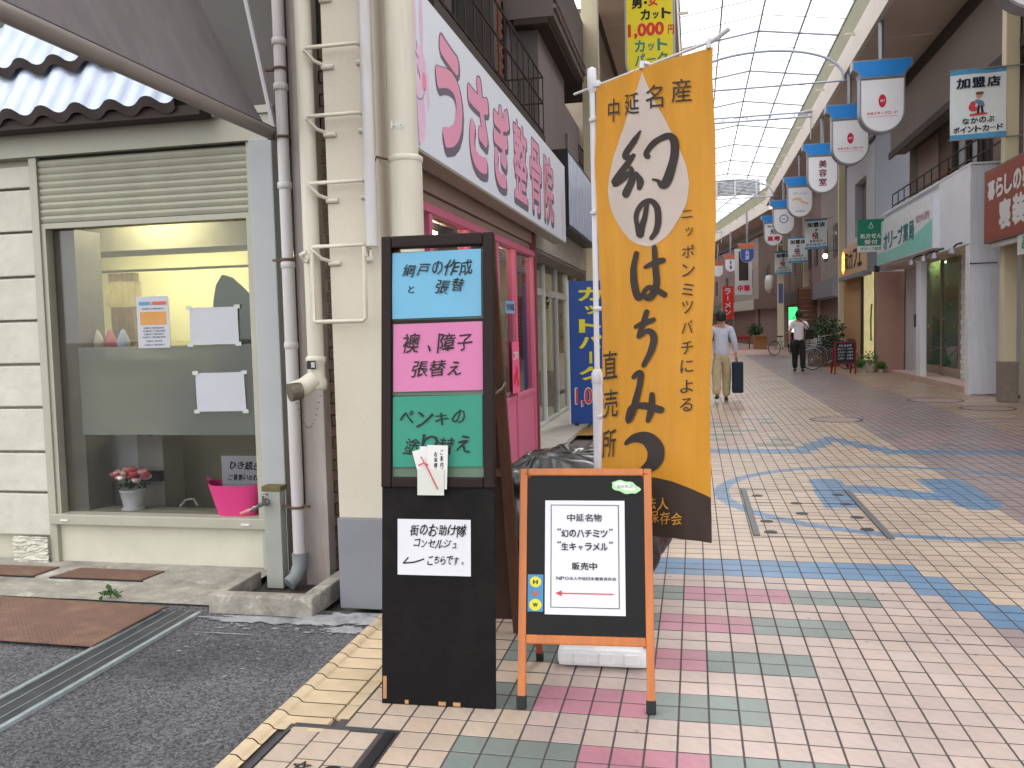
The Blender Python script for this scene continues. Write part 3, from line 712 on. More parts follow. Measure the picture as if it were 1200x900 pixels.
# white downpipe with clamps, elbow
m_pvc = mat('old_white_pipe', (204, 200, 200), .5, .08, 5, dirt=.7, tint=(140, 112, 96), streak=True)
m_rustc = mat('rusty_clamp', (112, 86, 72), .8, .25, 30, metal=.3)
dp = root('downpipe', 'old white downpipe with rusty clamps left of the fire pipe, ending in a grey elbow', 'pipe', (-2.275, 4.6, 0))
MB().tube([(0, 0, .22), (0, 0, 1.46), (0.0, 0, 1.9)], .036, 14).build('lower_pipe', m_pvc, dp, smooth=True)
MB().tube([(0, 0, 1.9), (0, 0, 6.0)], .033, 14).build('upper_pipe', m_pvc, dp, smooth=True)
for z in (1.44, 1.9, 2.35, 2.9, 3.15): MB().lathe([(.036, -.02), (.041, -.015), (.041, .015), (.036, .02)], (0, 0, z), 16).build('socket', m_pvc, dp, smooth=True)
for z in (.5, 1.93, 2.62, 3.0): MB().lathe([(.042, -.008), (.045, 0), (.042, .008)], (0, 0, z), 16).build('clamp', m_rustc, dp); B('clamp_bolt', m_rustc, dp, -.09, -.04, -.012, .012, z-.006, z+.006)
B('clamp_bolt', m_rustc, dp, .04, .075, -.012, .012, .495, .507)
MB().tube([(0, 0, .23), (0, -.0, .15), (-.015, -.03, .09), (-.04, -.07, .06)], [.046, .046, .044, .044], 14).build('elbow', mat('grey_pvc', (130, 136, 138), .5, .15, 12), dp, smooth=True)
# standpipe tap
tp = root('standpipe_tap', 'square grey standpipe post with a brass tap and pink nozzle in the basin', 'water tap', (-2.42, 4.6, .02))
MB().box(-.052, .052, -.035, .035, 0, .575, ch=.004).build('post', mat('post_resin', (164, 166, 158), .6, .1, 6, dirt=.3, tint=(110, 110, 95)), tp)
MB().box(-.06, .06, -.042, .042, .575, .605, ch=.004).build('cap', mat('mossy_cap', (108, 98, 62), .9, .3, 20), tp)
m_chr = mat('dull_chrome', (160, 160, 160), .25, .1, 10, metal=.9)
MB().tube([(-.03, -.035, .51), (-.03, -.09, .51), (-.05, -.13, .50), (-.08, -.155, .485)], [.013, .013, .011, .010], 10).build('spout', m_chr, tp, smooth=True)
MB().lathe([(.0, -.01), (.022, -.008), (.024, .006), (.01, .012)], (-.03, -.055, .515), 12, axis='y').build('collar', m_chr, tp)
MB().tube([(-.03, -.08, .52), (-.03, -.08, .56), (-.0, -.08, .565)], .008, 6).build('handle', m_chr, tp)
MB().tube([(-.08, -.155, .485), (-.12, -.185, .470)], [.014, .009], 10).build('nozzle', mat('pink_nozzle', (226, 130, 130), .5), tp, smooth=True)
# grey post strip + brick wall strip
m_post = mat('weathered_board', (184, 174, 170), .8, .12, 5, dirt=.8, tint=(126, 108, 98), streak=True)
bd = root('weathered_post', 'weathered pale square post between the white downpipe and the brick wall', 'post', (-2.185, 4.74, 0))
MB().box(-.095, .055, -.05, .05, 0, 5.5, ch=.006).build('post', m_post, bd)
B('cable', m_dark, bd, -.09, -.082, -.062, -.054, .5, 5.5)
bw = root('brick_wall', 'narrow dark brown brick wall seen in the gap behind the fire pipe', 'wall', (-2.0, 5.0, 0))
B('mortar', mat('brick_mortar', (120, 108, 98), .9), bw, -.2, .35, .012, .1, 0, 5)
m_brick = mat('dark_brick', (92, 68, 60), .75, .25, 14, bump=.3, dirt=.25, tint=(70, 50, 46))
bmesh_ = MB().box(0, .2, 0, .012, 0, .06, ch=.003).mesh('brick', m_brick)
for j in range(46):
    for i in range(3):
        o = bpy.data.objects.new('brick', bmesh_); COL.objects.link(o); o.parent = bw; o.location = (-.22+.21*i+(.105 if j % 2 else 0)-.1, 0, .02+.07*j)
# fire brigade connection pipe
m_cpipe = mat('cream_pipe', (212, 206, 190), .45, .07, 5, dirt=.5, tint=(160, 140, 118), streak=True)
fpz = root('fire_riser', 'cream fire riser pipe with a side outlet and dangling chain', 'fire pipe', (-2.005, 4.34, 0))
fx = -.0
MB().tube([(0, 0, 1.36), (0, 0, 6.2)], .044, 18).build('pipe', m_cpipe, fpz, smooth=True)
MB().lathe([(.0, -.02), (.052, -.02), (.056, 0), (.056, .03), (.046, .05), (.046, .12), (.055, .14), (.055, .155), (.044, .165)], (0, 0, 1.22), 18).build('valve_body', m_cpipe, fpz, smooth=True)
MB().tube([(0, -.02, 1.26), (-.05, -.06, 1.22), (-.10, -.11, 1.20)], [.05, .05, .048], 14).build('outlet', m_cpipe, fpz, smooth=True)
MB().tube([(-.05, -.09, 1.205), (-.095, -.135, 1.195)], [.046, .050], 14).build('outlet_cap', mat('dull_bronze', (118, 110, 98), .5, .25, 30, metal=.5), fpz, smooth=True)
B('label_plate', m_dark, fpz, -.025, .025, -.062, -.0605, 1.315, 1.36)
t = MB(); put_text(t, '開', .01, 1.337, .02, .03, y=-.0635, offset=.02); t.build('lettering', m_white, fpz)
ch = MB()
for i in range(16):
    u = i/15; ch.lathe([(.004, -.002), (.007, 0), (.004, .002)], (-.09+.13*u, -.09+.04*u, 1.17-.17*math.sin(PI*u)), 6)
ch.build('chain', m_chr, fpz)
# pillar block with ladder
m_beige = mat('beige_painted_wall', (214, 205, 188), .75, .05, 2, bump=.25, bscale=45, dirt=.12, tint=(168, 150, 128))
pb = root('pillar_block', 'beige painted pillar with a grey painted base behind the tall board', 'pillar', (-1.78, 4.34, 0))
noisy(MB().box(-.125, .165, 0, .55, .50, 7.2, ch=.006), .0015, 12).build('shaft', m_beige, pb)
MB().box(-.135, .170, -.006, .556, 0, .50, ch=.006).build('base', mat('grey_base_paint', (136, 138, 144), .6, .06, 4, dirt=.3, tint=(110, 106, 104)), pb)
for z in ():B('bracket_plate', m_beige, pb, .09, .165, -.008, -.001, z-.003, z+.003)
ld = root('rung_ladder', 'cream painted steel rung ladder fixed to the beige pillar', 'ladder', (-1.82, 4.26, 0))
m_rail = mat('rail_paint', (216, 208, 192), .45, .05, 8, dirt=.3, tint=(158, 140, 122))
for z in (1.96, 2.29, 2.635, 2.985, 3.33, 3.68):
    MB().tube([(-.06, .09, z-.08), (-.11, .03, z-.06), (-.15, -.0, z-.01), (-.145, 0, z), (.14, 0, z), (.145, .05, z), (.145, .09, z-.08)], .0105, 8).build('rung', m_rail, ld, smooth=True)
    MB().tube([(-.085, .07, z-.085), (-.02, .075, z-.085)], .014, 8).build('foot', m_rail, ld, smooth=True); MB().tube([(.11, .075, z-.075), (.15, .075, z-.075)], .014, 8).build('foot', m_rail, ld, smooth=True)
MB().tube([(-.15, 0, 1.93), (-.145, -.01, 1.57), (-.13, -.01, 1.565), (.13, -.01, 1.565), (.145, -.01, 1.58), (.145, 0, 1.95)], .012, 8).build('lower_loop', m_rail, ld, smooth=True)
MB().tube([(-.17, -.02, 1.93), (-.2, -.02, 1.92), (-.19, .0, 1.89), (-.17, .0, 1.885)], .014, 8).build('hook', m_rail, ld, smooth=True)
MB().tube([(.165, -.03, 1.9), (.19, -.03, 1.93), (.185, -.01, 1.88)], .012, 8).build('hook', m_rail, ld, smooth=True)
wp = root('white_conduit', 'slender white conduit running down between the ladder and the cream round pipe', 'pipe', (-1.635, 4.27, 0))
MB().tube([(0, 0, 1.95), (0, 0, 6.5)], .030, 12).build('tube', m_pvc, wp, smooth=True)
rp = root('round_column', 'thick cream round pipe column tied with wire beside the pink lettered sign', 'column', (-1.49, 4.42, 0))
MB().tube([(0, 0, 0), (0, 0, 2.42)], .088, 22).build('lower_shaft', m_cpipe, rp, smooth=True)
MB().tube([(-.01, 0, 2.40), (-.01, 0, 7.5)], .080, 22).build('upper_shaft', m_cpipe, rp, smooth=True)
MB().lathe([(.082, -.02), (.093, -.01), (.093, .012), (.082, .02)], (0, 0, 2.41), 22).build('wire_tie', m_cpipe, rp, smooth=True)
MB().tube([(-.08, -.05, 2.41), (-.13, -.08, 2.42), (-.14, -.08, 2.40)], .006, 6).build('wire_end', m_rustc, rp)
t = MB(); put_text(t, 'Hb', -.01, 2.578, .07, .035, y=-.083, offset=.03); t.build('scribble', m_white, rp)
# =================================================================== CLINIC WITH THE PINK LETTERED SIGN
m_pinkf = mat('pink_frame', (206, 104, 136), .45, .05, 4, dirt=.1)
m_brownf = mat('brown_fascia', (150, 126, 116), .5, .1, 2, spec=.6)
m_int = mat('bright_interior', (214, 208, 192), .8, .08, 1)
clg = glass('shop_glass', t=.93)
cl = root('clinic_shopfront', 'pink framed glass shopfront under the white sign with pink letters', 'shopfront', (-1.8, 4.9, 0), PI/2)
# local x = world y-4.9 ; local -y = towards the arcade
B('fascia', m_brownf, cl, 0, 4.82, 0, .25, 2.47, 2.62); B('fascia', m_brownf, cl, 0, 4.82, .03, .25, 2.38, 2.466)
MB().box(0, 4.82, -.03, .08, 2.32, 2.378, ch=.004).build('top_rail', m_pinkf, cl)
for x in (.0, .86, 1.9, 2.95, 3.75, 4.74): MB().box(x, x+.075, -.02, .07, 0, 2.318, ch=.004).build('mullion', m_pinkf, cl)
xs = [.0, .86, 1.9, 2.95, 3.75, 4.74]
for a, b in zip(xs[:-1], xs[1:]):
    MB().box(a+.077, b-.002, -.0, .05, 0, .78, ch=.006).build('lower_panel', m_pinkf, cl)
    MB().box(a+.077, b-.002, -.01, .055, .782, .83, ch=.004).build('mid_rail', m_pinkf, cl)
    B('pane', clg, cl, a+.077, b-.002, .02, .026, .832, 2.318)
    B('inner_blind', mat('blind_cream', (206, 196, 176), .8, .06, 3, streak=True), cl, a+.1, b-.02, .2, .21, .84, 1.62 if a < 3 else 1.1)
B('end_post', mat('maroon_post', (120, 66, 70), .5, .1), cl, 4.818, 4.87, -.04, .2, 0, 2.62)
for b in ((.45, 4.8, .40, .42, 0, 2.7), (.40, .45, .05, .42, 0, 2.7), (4.87, 4.95, .05, .42, 0, 2.7)): B('inner_wall', m_int, cl, *b)
B('inner_floor', mat('inner_floor', (150, 130, 108), .5), cl, .45, 4.8, .06, .4, -.02, .03); B('inner_ceiling', m_int, cl, .45, 4.8, .25, .4, 2.66, 2.72)
for x in (1.2, 3.4): B('ceiling_or_fill_tube', MATS['lit_tube'], cl, x, x+.9, .30, .34, 2.30, 2.33)
pos = root('pink_poster', 'bright pink poster with red shapes on the clinic glass door', 'poster', (-1.772, 8.35, .86), PI/2)
B('sheet', mat('poster_pink', (232, 92, 142), .7), pos, 0, .34, -.003, 0, 0, .52)
t = MB(); row_text(t, 'ご案内', .17, .38, .26, .09, y=-.005, offset=.03); t.build('lettering', m_white, pos)
for x, z, r in ((.1, .14, .06), (.2, .2, .07), (.26, .1, .05)): MB().lathe([(0, -.0045), (r, -.004)], (x, 0, z), 16, axis='y').build('dot', mat('poster_red', (206, 30, 60), .7), pos)
stk = root('blue_sticker', 'small blue and white notice stuck on the clinic glass at head height', 'notice', (-1.772, 8.1, 1.66), PI/2)
B('sheet', mat('sticker_blue', (120, 168, 204), .6), stk, 0, .42, -.003, 0, 0, .12); t = MB(); row_text(t, '受付時間', .21, .06, .36, .07, y=-.005); t.build('lettering', m_ink, stk)
# sign
sg = root('clinic_sign', 'long white box sign reading うさぎ整骨院 in fat pink letters', 'sign', (-1.6, 4.83, 2.58), PI/2)
MB().box(0, 6.2, 0, .16, 0, .98, ch=.008).build('cabinet', m_alu, sg)
B('panel', mat('sign_white', (220, 224, 236), .35, .03, 2, emit=0), sg, .015, 6.185, -.004, 0, .015, .965)
sh = MB(); fr_ = MB()
for i, c in enumerate('うさぎ整骨院'):
    x = .87+.805*i; bo = .055 if i < 3 else .028
    put_text(sh, c, x+.015, .47, .70, .80, y=-.0052, offset=bo+.035, res=4); put_text(fr_, c, x-.005, .49, .635, .72, y=-.0068, offset=bo, res=4)
sh.build('letter_outline', mat('letter_grey', (104, 92, 108), .5, .03), sg); fr_.build('lettering', mat('letter_pink', (230, 150, 182), .45, .04), sg)
def ell(mb, x, z, a, b, y, n=24): mb.add([(x+a*math.cos(2*PI*k/n), y, z+b*math.sin(2*PI*k/n)) for k in range(n)], [tuple(range(n))])
for x0, s in ((.21, 1.0), (5.93, .62)):
    rb = MB(); ell(rb, x0-.06*s, .73*s+.05, .033*s, .18*s, -.0045); ell(rb, x0+.07*s, .73*s+.05, .035*s, .19*s, -.0047)
    ell(rb, x0, .45*s+.05, .15*s, .14*s, -.0049); ell(rb, x0, .17*s+.04, .11*s, .17*s, -.0051); ell(rb, x0+.17*s, .37*s+.03, .03*s, .12*s, -.0053)
    rb.build('rabbit_figure', mat('rabbit_pink', (232, 196, 222), .5), sg)
for x_, z_ in ((.10, .47), (.31, .44)):
    ck = MB(); ell(ck, x_, z_, .04, .055, -.006); ck.build('cheek', mat('cheek_pink', (236, 140, 160), .6), sg)
fl = MB(); W_ = lambda x, z: (x, -.0075, z)
for s_ in ([(.08, .38, .003), (.16, .31, .003), (.26, .33, .003), (.31, .40, .003)], [(.19, .49, .003), (.21, .46, .006), (.22, .43, .003)], [(.14, .57, .004), (.20, .55, .004)], [(.05, .95, .003), (.09, .7, .003), (.13, .45, .003), (.15, .2, .003), (.17, .02, .003)]): stroke(fl, s_, W_)
fl.build('face_line', mat('line_violet', (120, 104, 140), .6), sg)
lamp = root('sign_bracket_pipe', 'cream bent pipe bracket above the near end of the clinic sign', 'pipe', (-1.95, 5.3, 3.62))
MB().tube([(-.3, -.3, .5), (-.1, .0, .25), (.05, .25, .1), (.12, .6, .06), (.12, .9, .12), (.0, 1.0, .35)], .025, 8).build('tube', m_rail, lamp, smooth=True)
# ------------------------------------------------ upper left houses
m_conw = mat('mauve_concrete', (150, 138, 138), .8, .08, 2, dirt=.2, tint=(120, 108, 104), streak=True)
m_darkb = mat('dark_brown_wall', (66, 56, 52), .75, .15, 3, dirt=.2)
m_greenish = glass('window_green', (150, 170, 160), t=.5, diff=.35)
ub = root('clinic_upper_house', 'upper storey with greenish windows and a brown brick pier above the clinic sign', 'building', (-2.6, 5.3, 2.72), PI/2)
B('wall', m_darkb, ub, 0, 3.6, .02, .2, 0, 5.0)
for x in (3.62, 4.22, 4.82):
    B('pane', m_greenish, ub, x+.03, x+.57, .03, .04, .2, 3.6); B('window_frame', m_dark, ub, x, x+.03, -.0, .06, .1, 3.7)
B('transom', m_dark, ub, 3.65, 5.4, -.005, .05, 1.72, 1.76); B('room_back', mat('dim_room', (92, 96, 88), .8), ub, 3.6, 5.5, .8, .85, 0, 3.8)
for x in (5.25, 5.34): MB().tube([(x, -.05, .1), (x, -.05, 3.0)], .028, 10).build('white_bar', m_white, ub, smooth=True)
m_bb = mat('red_brown_brick', (138, 88, 68), .8, .2, 10, dirt=.2, tint=(96, 66, 56), bump=.4)
B('pier', m_bb, ub, 5.5, 6.5, -.06, .3, 0, 5)
bme = MB().box(0, .2, -.012, 0, 0, .055, ch=.003).mesh('brick', m_bb)
for j in range(34):
    for i in range(5):
        if len([1]) and i*.205+(.1 if j % 2 else 0) > .85: continue
        o = bpy.data.objects.new('brick', bme); COL.objects.link(o); o.parent = ub; o.location = (5.5+.205*i+(.1 if j % 2 else 0), -.061, .9+.066*j)
B('window_opening', mat('black_room', (30, 30, 32), .4), ub, 6.5, 7.3, .04, .1, 0, 3.4); B('window_frame', m_dark, ub, 6.9, 6.94, -.0, .04, 0, 3.4)
B('lintel', m_conw, ub, 3.6, 7.3, -.05, .2, 3.8, 5.0); B('party_wall', m_conw, ub, 7.3, 7.4, -.0, 1, -2.7, 5)
B('house_roof', m_up, ub, 0, 7.4, -.1, 5, 5.0, 5.1); B('house_back', m_darkb, ub, 2.9, 7.4, 4.8, 4.9, -2.7, 5.0); B('side_wall', m_conw, ub, -.1, 0, .1, 4.9, .2, 5.0)
def railing(name, lab, x, y0, y1, z0, z1, n, m, endx):
    q = root(name, lab, 'balcony rail', (x, y0, z0), PI/2); L = y1-y0; H = z1-z0
    for z in (H, H*.55, .03): MB().tube([(0, 0, z), (L, 0, z), (L, endx, z)], .014, 6).build('rail', m, q)
    for i in range(n+1): MB().tube([(L*i/n, 0, 0), (L*i/n, 0, H)], .008, 5).build('baluster', m, q)
    for i in range(3): MB().tube([(L, endx*(i+1)/4, 0), (L, endx*(i+1)/4, H)], .008, 5).build('baluster', m, q)
    for i in range(2): MB().tube([(L, endx*(.35+.3*i)+.07*math.cos(a*PI/6), .12+.09*math.sin(a*PI/6)) for a in range(13)], .006, 5).build('scroll', m, q)
    MB().box(-.0, L+.02, -.02, endx, -.12, -.02).build('slab', m_darkb, q)
m_wire = mat('brown_rail_metal', (74, 58, 54), .6, .1, metal=.3)
railing('balcony_rail', 'brown metal balcony rail beside the brick pier above the clinic sign', -1.97, 6.6, 11.7, 4.12, 4.88, 15, m_wire, .62)
u2 = root('jutting_house', 'mauve concrete house with an overhanging top floor beyond the balcony', 'building', (-2.2, 12.75, 0), PI/2)
B('wall', m_conw, u2, 0, 2.6, 0, .3, 2.9, 5.9); B('side_wall', mat('side_wall_grey', (112, 108, 106), .8, .1, 2, dirt=.3), u2, -.06, -.002, 0, 3.5, 2.9, 5.9)
B('wall', m_conw, u2, 2.6, 7, .25, .4, 2.9, 5.9)
B('top_floor', mat('top_floor_grey', (128, 118, 116), .8, .08, 2), u2, -.3, 3.8, -.28, 3.5, 5.95, 7.0); B('soffit', m_darkb, u2, -.3, 4.2, -.20, .3, 5.86, 5.945)
for y, z in ((-.30, 6.08), (-.30, 6.20)): MB().tube([(-.3, y, z), (3.8, y, z)], .03, 8).build('gutter', m_conw, u2)
B('window_opening', MATS['black_room'], u2, 2.75, 4.3, .235, .246, 3.7, 5.3)
for x in (2.75, 3.5, 4.25): B('window_frame', m_alu, u2, x, x+.05, .18, .234, 3.7, 5.3)
B('pane', m_greenish, u2, 2.8, 3.5, .21, .22, 3.7, 5.3)
railing('balcony_rail', 'low brown rail of the second balcony just above the blue photo sign', -1.98, 15.5, 19.0, 4.1, 4.75, 18, m_wire, .2)
bsg = root('blue_photo_sign', 'black sided box sign with a blue and white patterned face beyond the clinic sign', 'sign', (-1.72, 12.2, 2.92), PI/2)
B('cabinet', mat('box_black', (30, 29, 31), .5), bsg, 0, 3.3, 0, .42, 0, 1.10)
def photo_mat():
    m = mat('photo_print_blue', (120, 150, 200), .3, .1)
    n = m.node_tree.nodes; l = m.node_tree.links; tc = n.new('ShaderNodeTexCoord'); w = n.new('ShaderNodeTexWave'); w.inputs['Scale'].default_value = 2.2; w.inputs['Distortion'].default_value = 6; w.inputs['Detail'].default_value = 3
    l.new(tc.outputs['Object'], w.inputs['Vector']); r = n.new('ShaderNodeValToRGB'); r.color_ramp.elements[0].color = lin((64, 96, 168))+(1,); r.color_ramp.elements[1].color = lin((214, 222, 236))+(1,)
    l.new(w.outputs[0], r.inputs[0]); l.new(r.outputs[0], n['Principled BSDF'].inputs['Base Color']); return m
B('panel', photo_mat(), bsg, .06, 3.24, -.006, 0, .05, 1.05)
# ------------------------------------------------ white framed shop beyond the clinic
s2 = root('white_framed_shop', 'shop with white framed glass doors and flower posters beyond the clinic', 'shopfront', (-2.25, 9.95, 0), PI/2)
m_wf = mat('white_frame', (218, 220, 216), .4, .05, 4)
B('head_band', mat('grey_beam', (176, 170, 158), .7, .08, 2, dirt=.3), s2, 0, 9, -.32, .25, 2.52, 2.95); B('head_ceiling', m_conw, s2, 0, 9, -.3, .25, 2.48, 2.515)
for x in (0, 1.0, 2.05, 3.0, 4.2, 5.4, 6.6, 8.9): MB().box(x, x+.08, -.03, .06, .06, 2.475, ch=.004).build('mullion', m_wf, s2)
for z in (.0, 2.0): B('rail', m_wf, s2, 0, 9, -.02, .05, z+.001, z+.10)
xs = (0, 1.0, 2.05, 3.0, 4.2, 5.4, 6.6, 8.9)
for a, b in zip(xs[:-1], xs[1:]): B('pane', clg, s2, a+.08, b, .01, .016, .10, 2.47)
for b in ((0, 9, 3, 3.1, 0, 3), (-.1, 0, .1, 3.1, 0, 3), (9, 9.1, -.3, 3.1, 0, 3)): B('inner_wall', m_int, s2, *b)
B('inner_ceiling', m_int, s2, 0, 9, .1, 3, 2.7, 2.8); B('inner_floor', mat('grey_floor', (150, 148, 144), .4), s2, 0, 9, .06, 3, -.02, .04)
for x in (1.5, 4.0, 6.5): B('ceiling_or_fill_tube', MATS['lit_tube'], s2, x, x+1.2, 1.2, 1.32, 2.66, 2.69)
B('step', mat('pale_step', (196, 192, 186), .7, .1, 6), s2, 0, 9, -.62, -.03, -.01, .05)
ppn = 0
for i, (x, c1, c2, lab) in enumerate(((2.1, (228, 228, 224), (216, 70, 60), 'white poster with red flower shapes inside the white framed shop'), (3.25, (206, 230, 212), (60, 150, 130), 'pale green poster column with small writing inside the white framed shop'))):
    q = root('window_poster', lab, 'poster', (-2.32, 9.95+x, .55), PI/2)
    B('sheet', mat('poster_base%d' % i, c1, .6), q, 0, .7, -.003, 0, 0, 1.35)
    if i == 0:
        for k in range(7): MB().lathe([(0, -.006), (.07, -.005), (.09, -.0035)], (.2+.28*(k % 2), 0, .18+.16*k), 10, axis='y').build('flower_print', mat('print_red', c2, .7), q)
    t = MB(); col_text(t, 'フラワーショップ', .55, 1.3, .09, 1.1, y=-.005); t.build('lettering', mat('print_ink%d' % i, c2, .7), q)
wreath = root('hanging_plant', 'dark green hanging plant behind the glass of the white framed shop', 'plant', (-2.5, 13.3, 1.95))
leaves(MB(), (0, 0, 0), .25, .3, .28, 260, .12).build('foliage', mat('plant_dark', (38, 74, 36), .6, .3, 8), wreath); MB().tube([(0, 0, 0), (0, 0, .6)], .01, 5).build('hanger', m_dark, wreath)
mt = root('door_mat', 'ochre door mat lying in front of the white framed shop', 'door mat', (-1.62, 12.2, .004), .0)
MB().box(-.42, .35, -.35, .55, 0, .014, ch=.004).build('mat', mat('ochre_mat', (178, 136, 72), .95, .2, 60, bump=.6), mt)
bl = root('blue_haircut_sign', 'tall royal blue sign reading カットパーク in yellow with a red price', 'sign', (-1.5, 12.9, 0), .12)
m_rb = mat('royal_blue', (22, 74, 158), .4, .05)
MB().box(-.34, .42, -.03, .03, .06, 2.2, ch=.01).build('board', m_rb, bl); B('edge_trim', m_white, bl, -.365, -.342, -.032, .032, .05, 2.21)
for x in (-.25, .3): B('foot', m_dark, bl, x-.03, x+.03, -.2, .2, 0, .06)
t = MB(); col_text(t, 'カットパーク', -.03, 2.12, .34, 1.42, y=-.033, offset=.045); t.build('lettering', mat('sign_yellow', (236, 226, 40), .5), bl)
t = MB(); put_text(t, '1,000', -.02, .46, .52, .30, y=-.034, offset=.05); t.build('price_outline', m_white, bl); t = MB(); put_text(t, '1,000', -.02, .46, .49, .27, y=-.0365, offset=.025); t.build('price', mat('price_red', (214, 60, 66), .5), bl)
# further houses of the left row (hidden from here by the banner)
def plain_front(nm, lab, x, y0, y1, h, wallm, shutm, band, rz=PI/2, org=None, sides=True):
    q = root(nm, lab, 'building', org or (x, y0, 0), rz); L = y1-y0; h += .35 if not org else 0
    B('wall', wallm, q, 0, L, .12, .3, 2.8, h); B('pier', wallm, q, 0, .25, 0, .3, 0, 2.8); B('pier', wallm, q, L-.25, L, 0, .3, 0, 2.8)
    B('sign_band', band, q, .05, L-.05, -.25, .119, 2.5, 3.2)
    n = 22
    for i in range(n): B('shutter_slat', shutm, q, .25, L-.25, .1+(i % 2)*.006, .14, i*.113, i*.113+.109)
    for k in range(2):
        x_ = L*(.28+.44*k)
        B('window', MATS['black_room'], q, x_-.5, x_+.5, .10, .119, 4.1, 5.4); B('pane', m_greenish, q, x_-.46, x_+.46, .09, .099, 4.14, 5.36)
        B('window_frame', m_alu, q, x_-.02, x_+.02, .075, .089, 4.1, 5.4)
    B('roof', m_up, q, 0, L, 0, 5, h, h+.1)
    for x_ in (0, L-.08): B('side_wall', wallm, q, x_, x_+.08, .3, 5, 0, h)
    return q
m_sh1 = mat('grey_shutter', (150, 150, 150), .5, .1, 4); m_w1 = mat('beige_house', (176, 160, 144), .8, .1, 2, dirt=.2); m_w2 = mat('pinkish_house', (160, 136, 134), .8, .1, 2, dirt=.2)
plain_front('left_row_house', 'beige shuttered house of the left row behind the yellow banner', -1.95, 19.2, 27, 8, m_w1, m_sh1, mat('band_green', (90, 130, 100), .6))
plain_front('left_row_house', 'pinkish shuttered house further along the left row behind the banner', -1.95, 27.1, 37, 8.5, m_w2, m_sh1, mat('band_blue', (70, 100, 160), .6))
plain_front('left_row_house', 'last beige house of the left row where the arcade bends', -1.95, 37.1, 53, 8, m_w1, m_sh1, mat('band_red', (150, 60, 56), .6))
# =================================================================== THINGS STANDING IN THE FOREGROUND
m_blackp = mat('matt_black_board', (17, 15, 16), .6, .25, 8, dirt=.4, tint=(44, 38, 35), bump=.15, spec=.15)
m_wood = mat('dark_wood_frame', (34, 20, 18), .5, .2, 14, streak=True, spec=.2)
m_wood2 = mat('brown_wood', (92, 60, 44), .6, .25, 12, streak=True, bump=.2)
# tall A board: front leans back from y 3.23 to y 3.5
tb = root('tall_a_board', 'tall dark wooden A board with blue, pink and green handwritten sheets', 'sign board', (-1.02, 3.235, 0), .03)
lean = math.atan2(.20, 1.88)
fr = MB()
def leanbox(name, m, *b, ch=0, par=None, mb=None):
    o = (mb or MB().box(*b, ch=ch)).build(name, m, tb, rot=(-lean, 0, 0)); return o
leanbox('lower_panel', m_blackp, -.238, .232, -.012, .012, 0, .885, ch=.004)
leanbox('upper_panel', mat('green_backing', (96, 120, 100), .5), -.2, .2, -.004, .012, .90, 1.84)
for b in ((-.238, -.195, -.026, .02, .872, 1.905), (.190, .234, -.026, .02, .872, 1.905), (-.194, .189, -.0255, .02, 1.855, 1.905), (-.194, .189, -.0255, .02, .872, .915)): leanbox('frame_strip', m_wood, *b, ch=.007)
for z in (1.235, 1.545): leanbox('frame_strip', m_wood, -.194, .189, -.012, -.004, z, z+.012)
for x0, x1, z in ((-.232, -.217, .02), (-.14, -.125, .004), (.0, .03, .004), (.06, .09, .004)): leanbox('worn_chip', mat('bare_wood', (176, 132, 92), .8, .2, 20), x0, x1, -.0135, -.0121, z, z+(.09 if z > .01 else .015))
chips = [((112, 176, 208), 'paper_blue', 1.562, 1.835), ((206, 122, 166), 'paper_pink', 1.262, 1.540), ((48, 142, 118), 'paper_green', .955, 1.243)]
words = [(('網戸の作成', -.0, 1.765, .30, .062), ('と', -.11, 1.685, .03, .03), ('張替', .055, 1.69, .13, .06)),
         (('襖、障子', .0, 1.462, .30, .072), ('張替え', -.0, 1.352, .22, .062)),
         (('ペンキの', -.02, 1.155, .29, .06), ('塗り替え', -.0, 1.045, .29, .07))]
for (c, nm, z0, z1), ws in zip(chips, words):
    q = root('coloured_sheet', {'paper_blue': 'light blue handwritten sheet, topmost on the tall board', 'paper_pink': 'pink handwritten sheet in the middle of the tall board', 'paper_green': 'green handwritten sheet, lowest of the three on the tall board'}[nm], 'paper', tb.location[:], rot=(-lean, 0, .03))
    m = mat(nm, c, .6, .04, 6)
    dx = {'paper_blue': -.003, 'paper_pink': .002, 'paper_green': 0}[nm]
    MB().grid(lambda u, v: (dx-.19+.375*u, -.014-.002*math.sin(5*u+4*v), z0+(z1-z0)*v+.004*u), 10, 8).build('sheet', m, q)
    t = MB()
    for w in ws: row_text(t, w[0], w[1], w[2], w[3], w[4], hand=True, y=-.0175, offset=.009)
    t.build('lettering', m_ink, q)
env = root('leaflet_bag', 'clear pocket of white envelopes with a red cord hanging over the green sheet', 'envelopes', (-1.02, 3.235, 0), rot=(-lean, 0, .03))
m_env = mat('envelope_white', (224, 222, 220), .6, .04)
for i, (x0, x1, z0, z1, a) in enumerate(((-.07, .03, .86, 1.04, .0), (-.085, -.01, .90, 1.035, .28), (-.04, .045, .87, 1.045, -.03), (-.075, .035, .845, .95, 0))):
    MB().box(-(x1-x0)/2, (x1-x0)/2, -.004, 0, 0, z1-z0, ch=.001).build('envelope', m_env if i < 3 else mat('clear_pocket', (206, 208, 200), .3, .05), env, loc=((x0+x1)/2+(0.02 if i == 1 else 0), -.032-.006*i, z0), rot=(0, -a, 0))
MB().tube([(-.06, -.056, 1.0), (-.03, -.057, .95), (.01, -.057, .87)], .0025, 5).build('cord', mat('cord_red', (206, 70, 70), .6), env); MB().tube([(-.07, -.056, .965), (-.045, -.058, .975), (-.03, -.057, .965)], .003, 5).build('cord_knot', MATS['cord_red'], env)
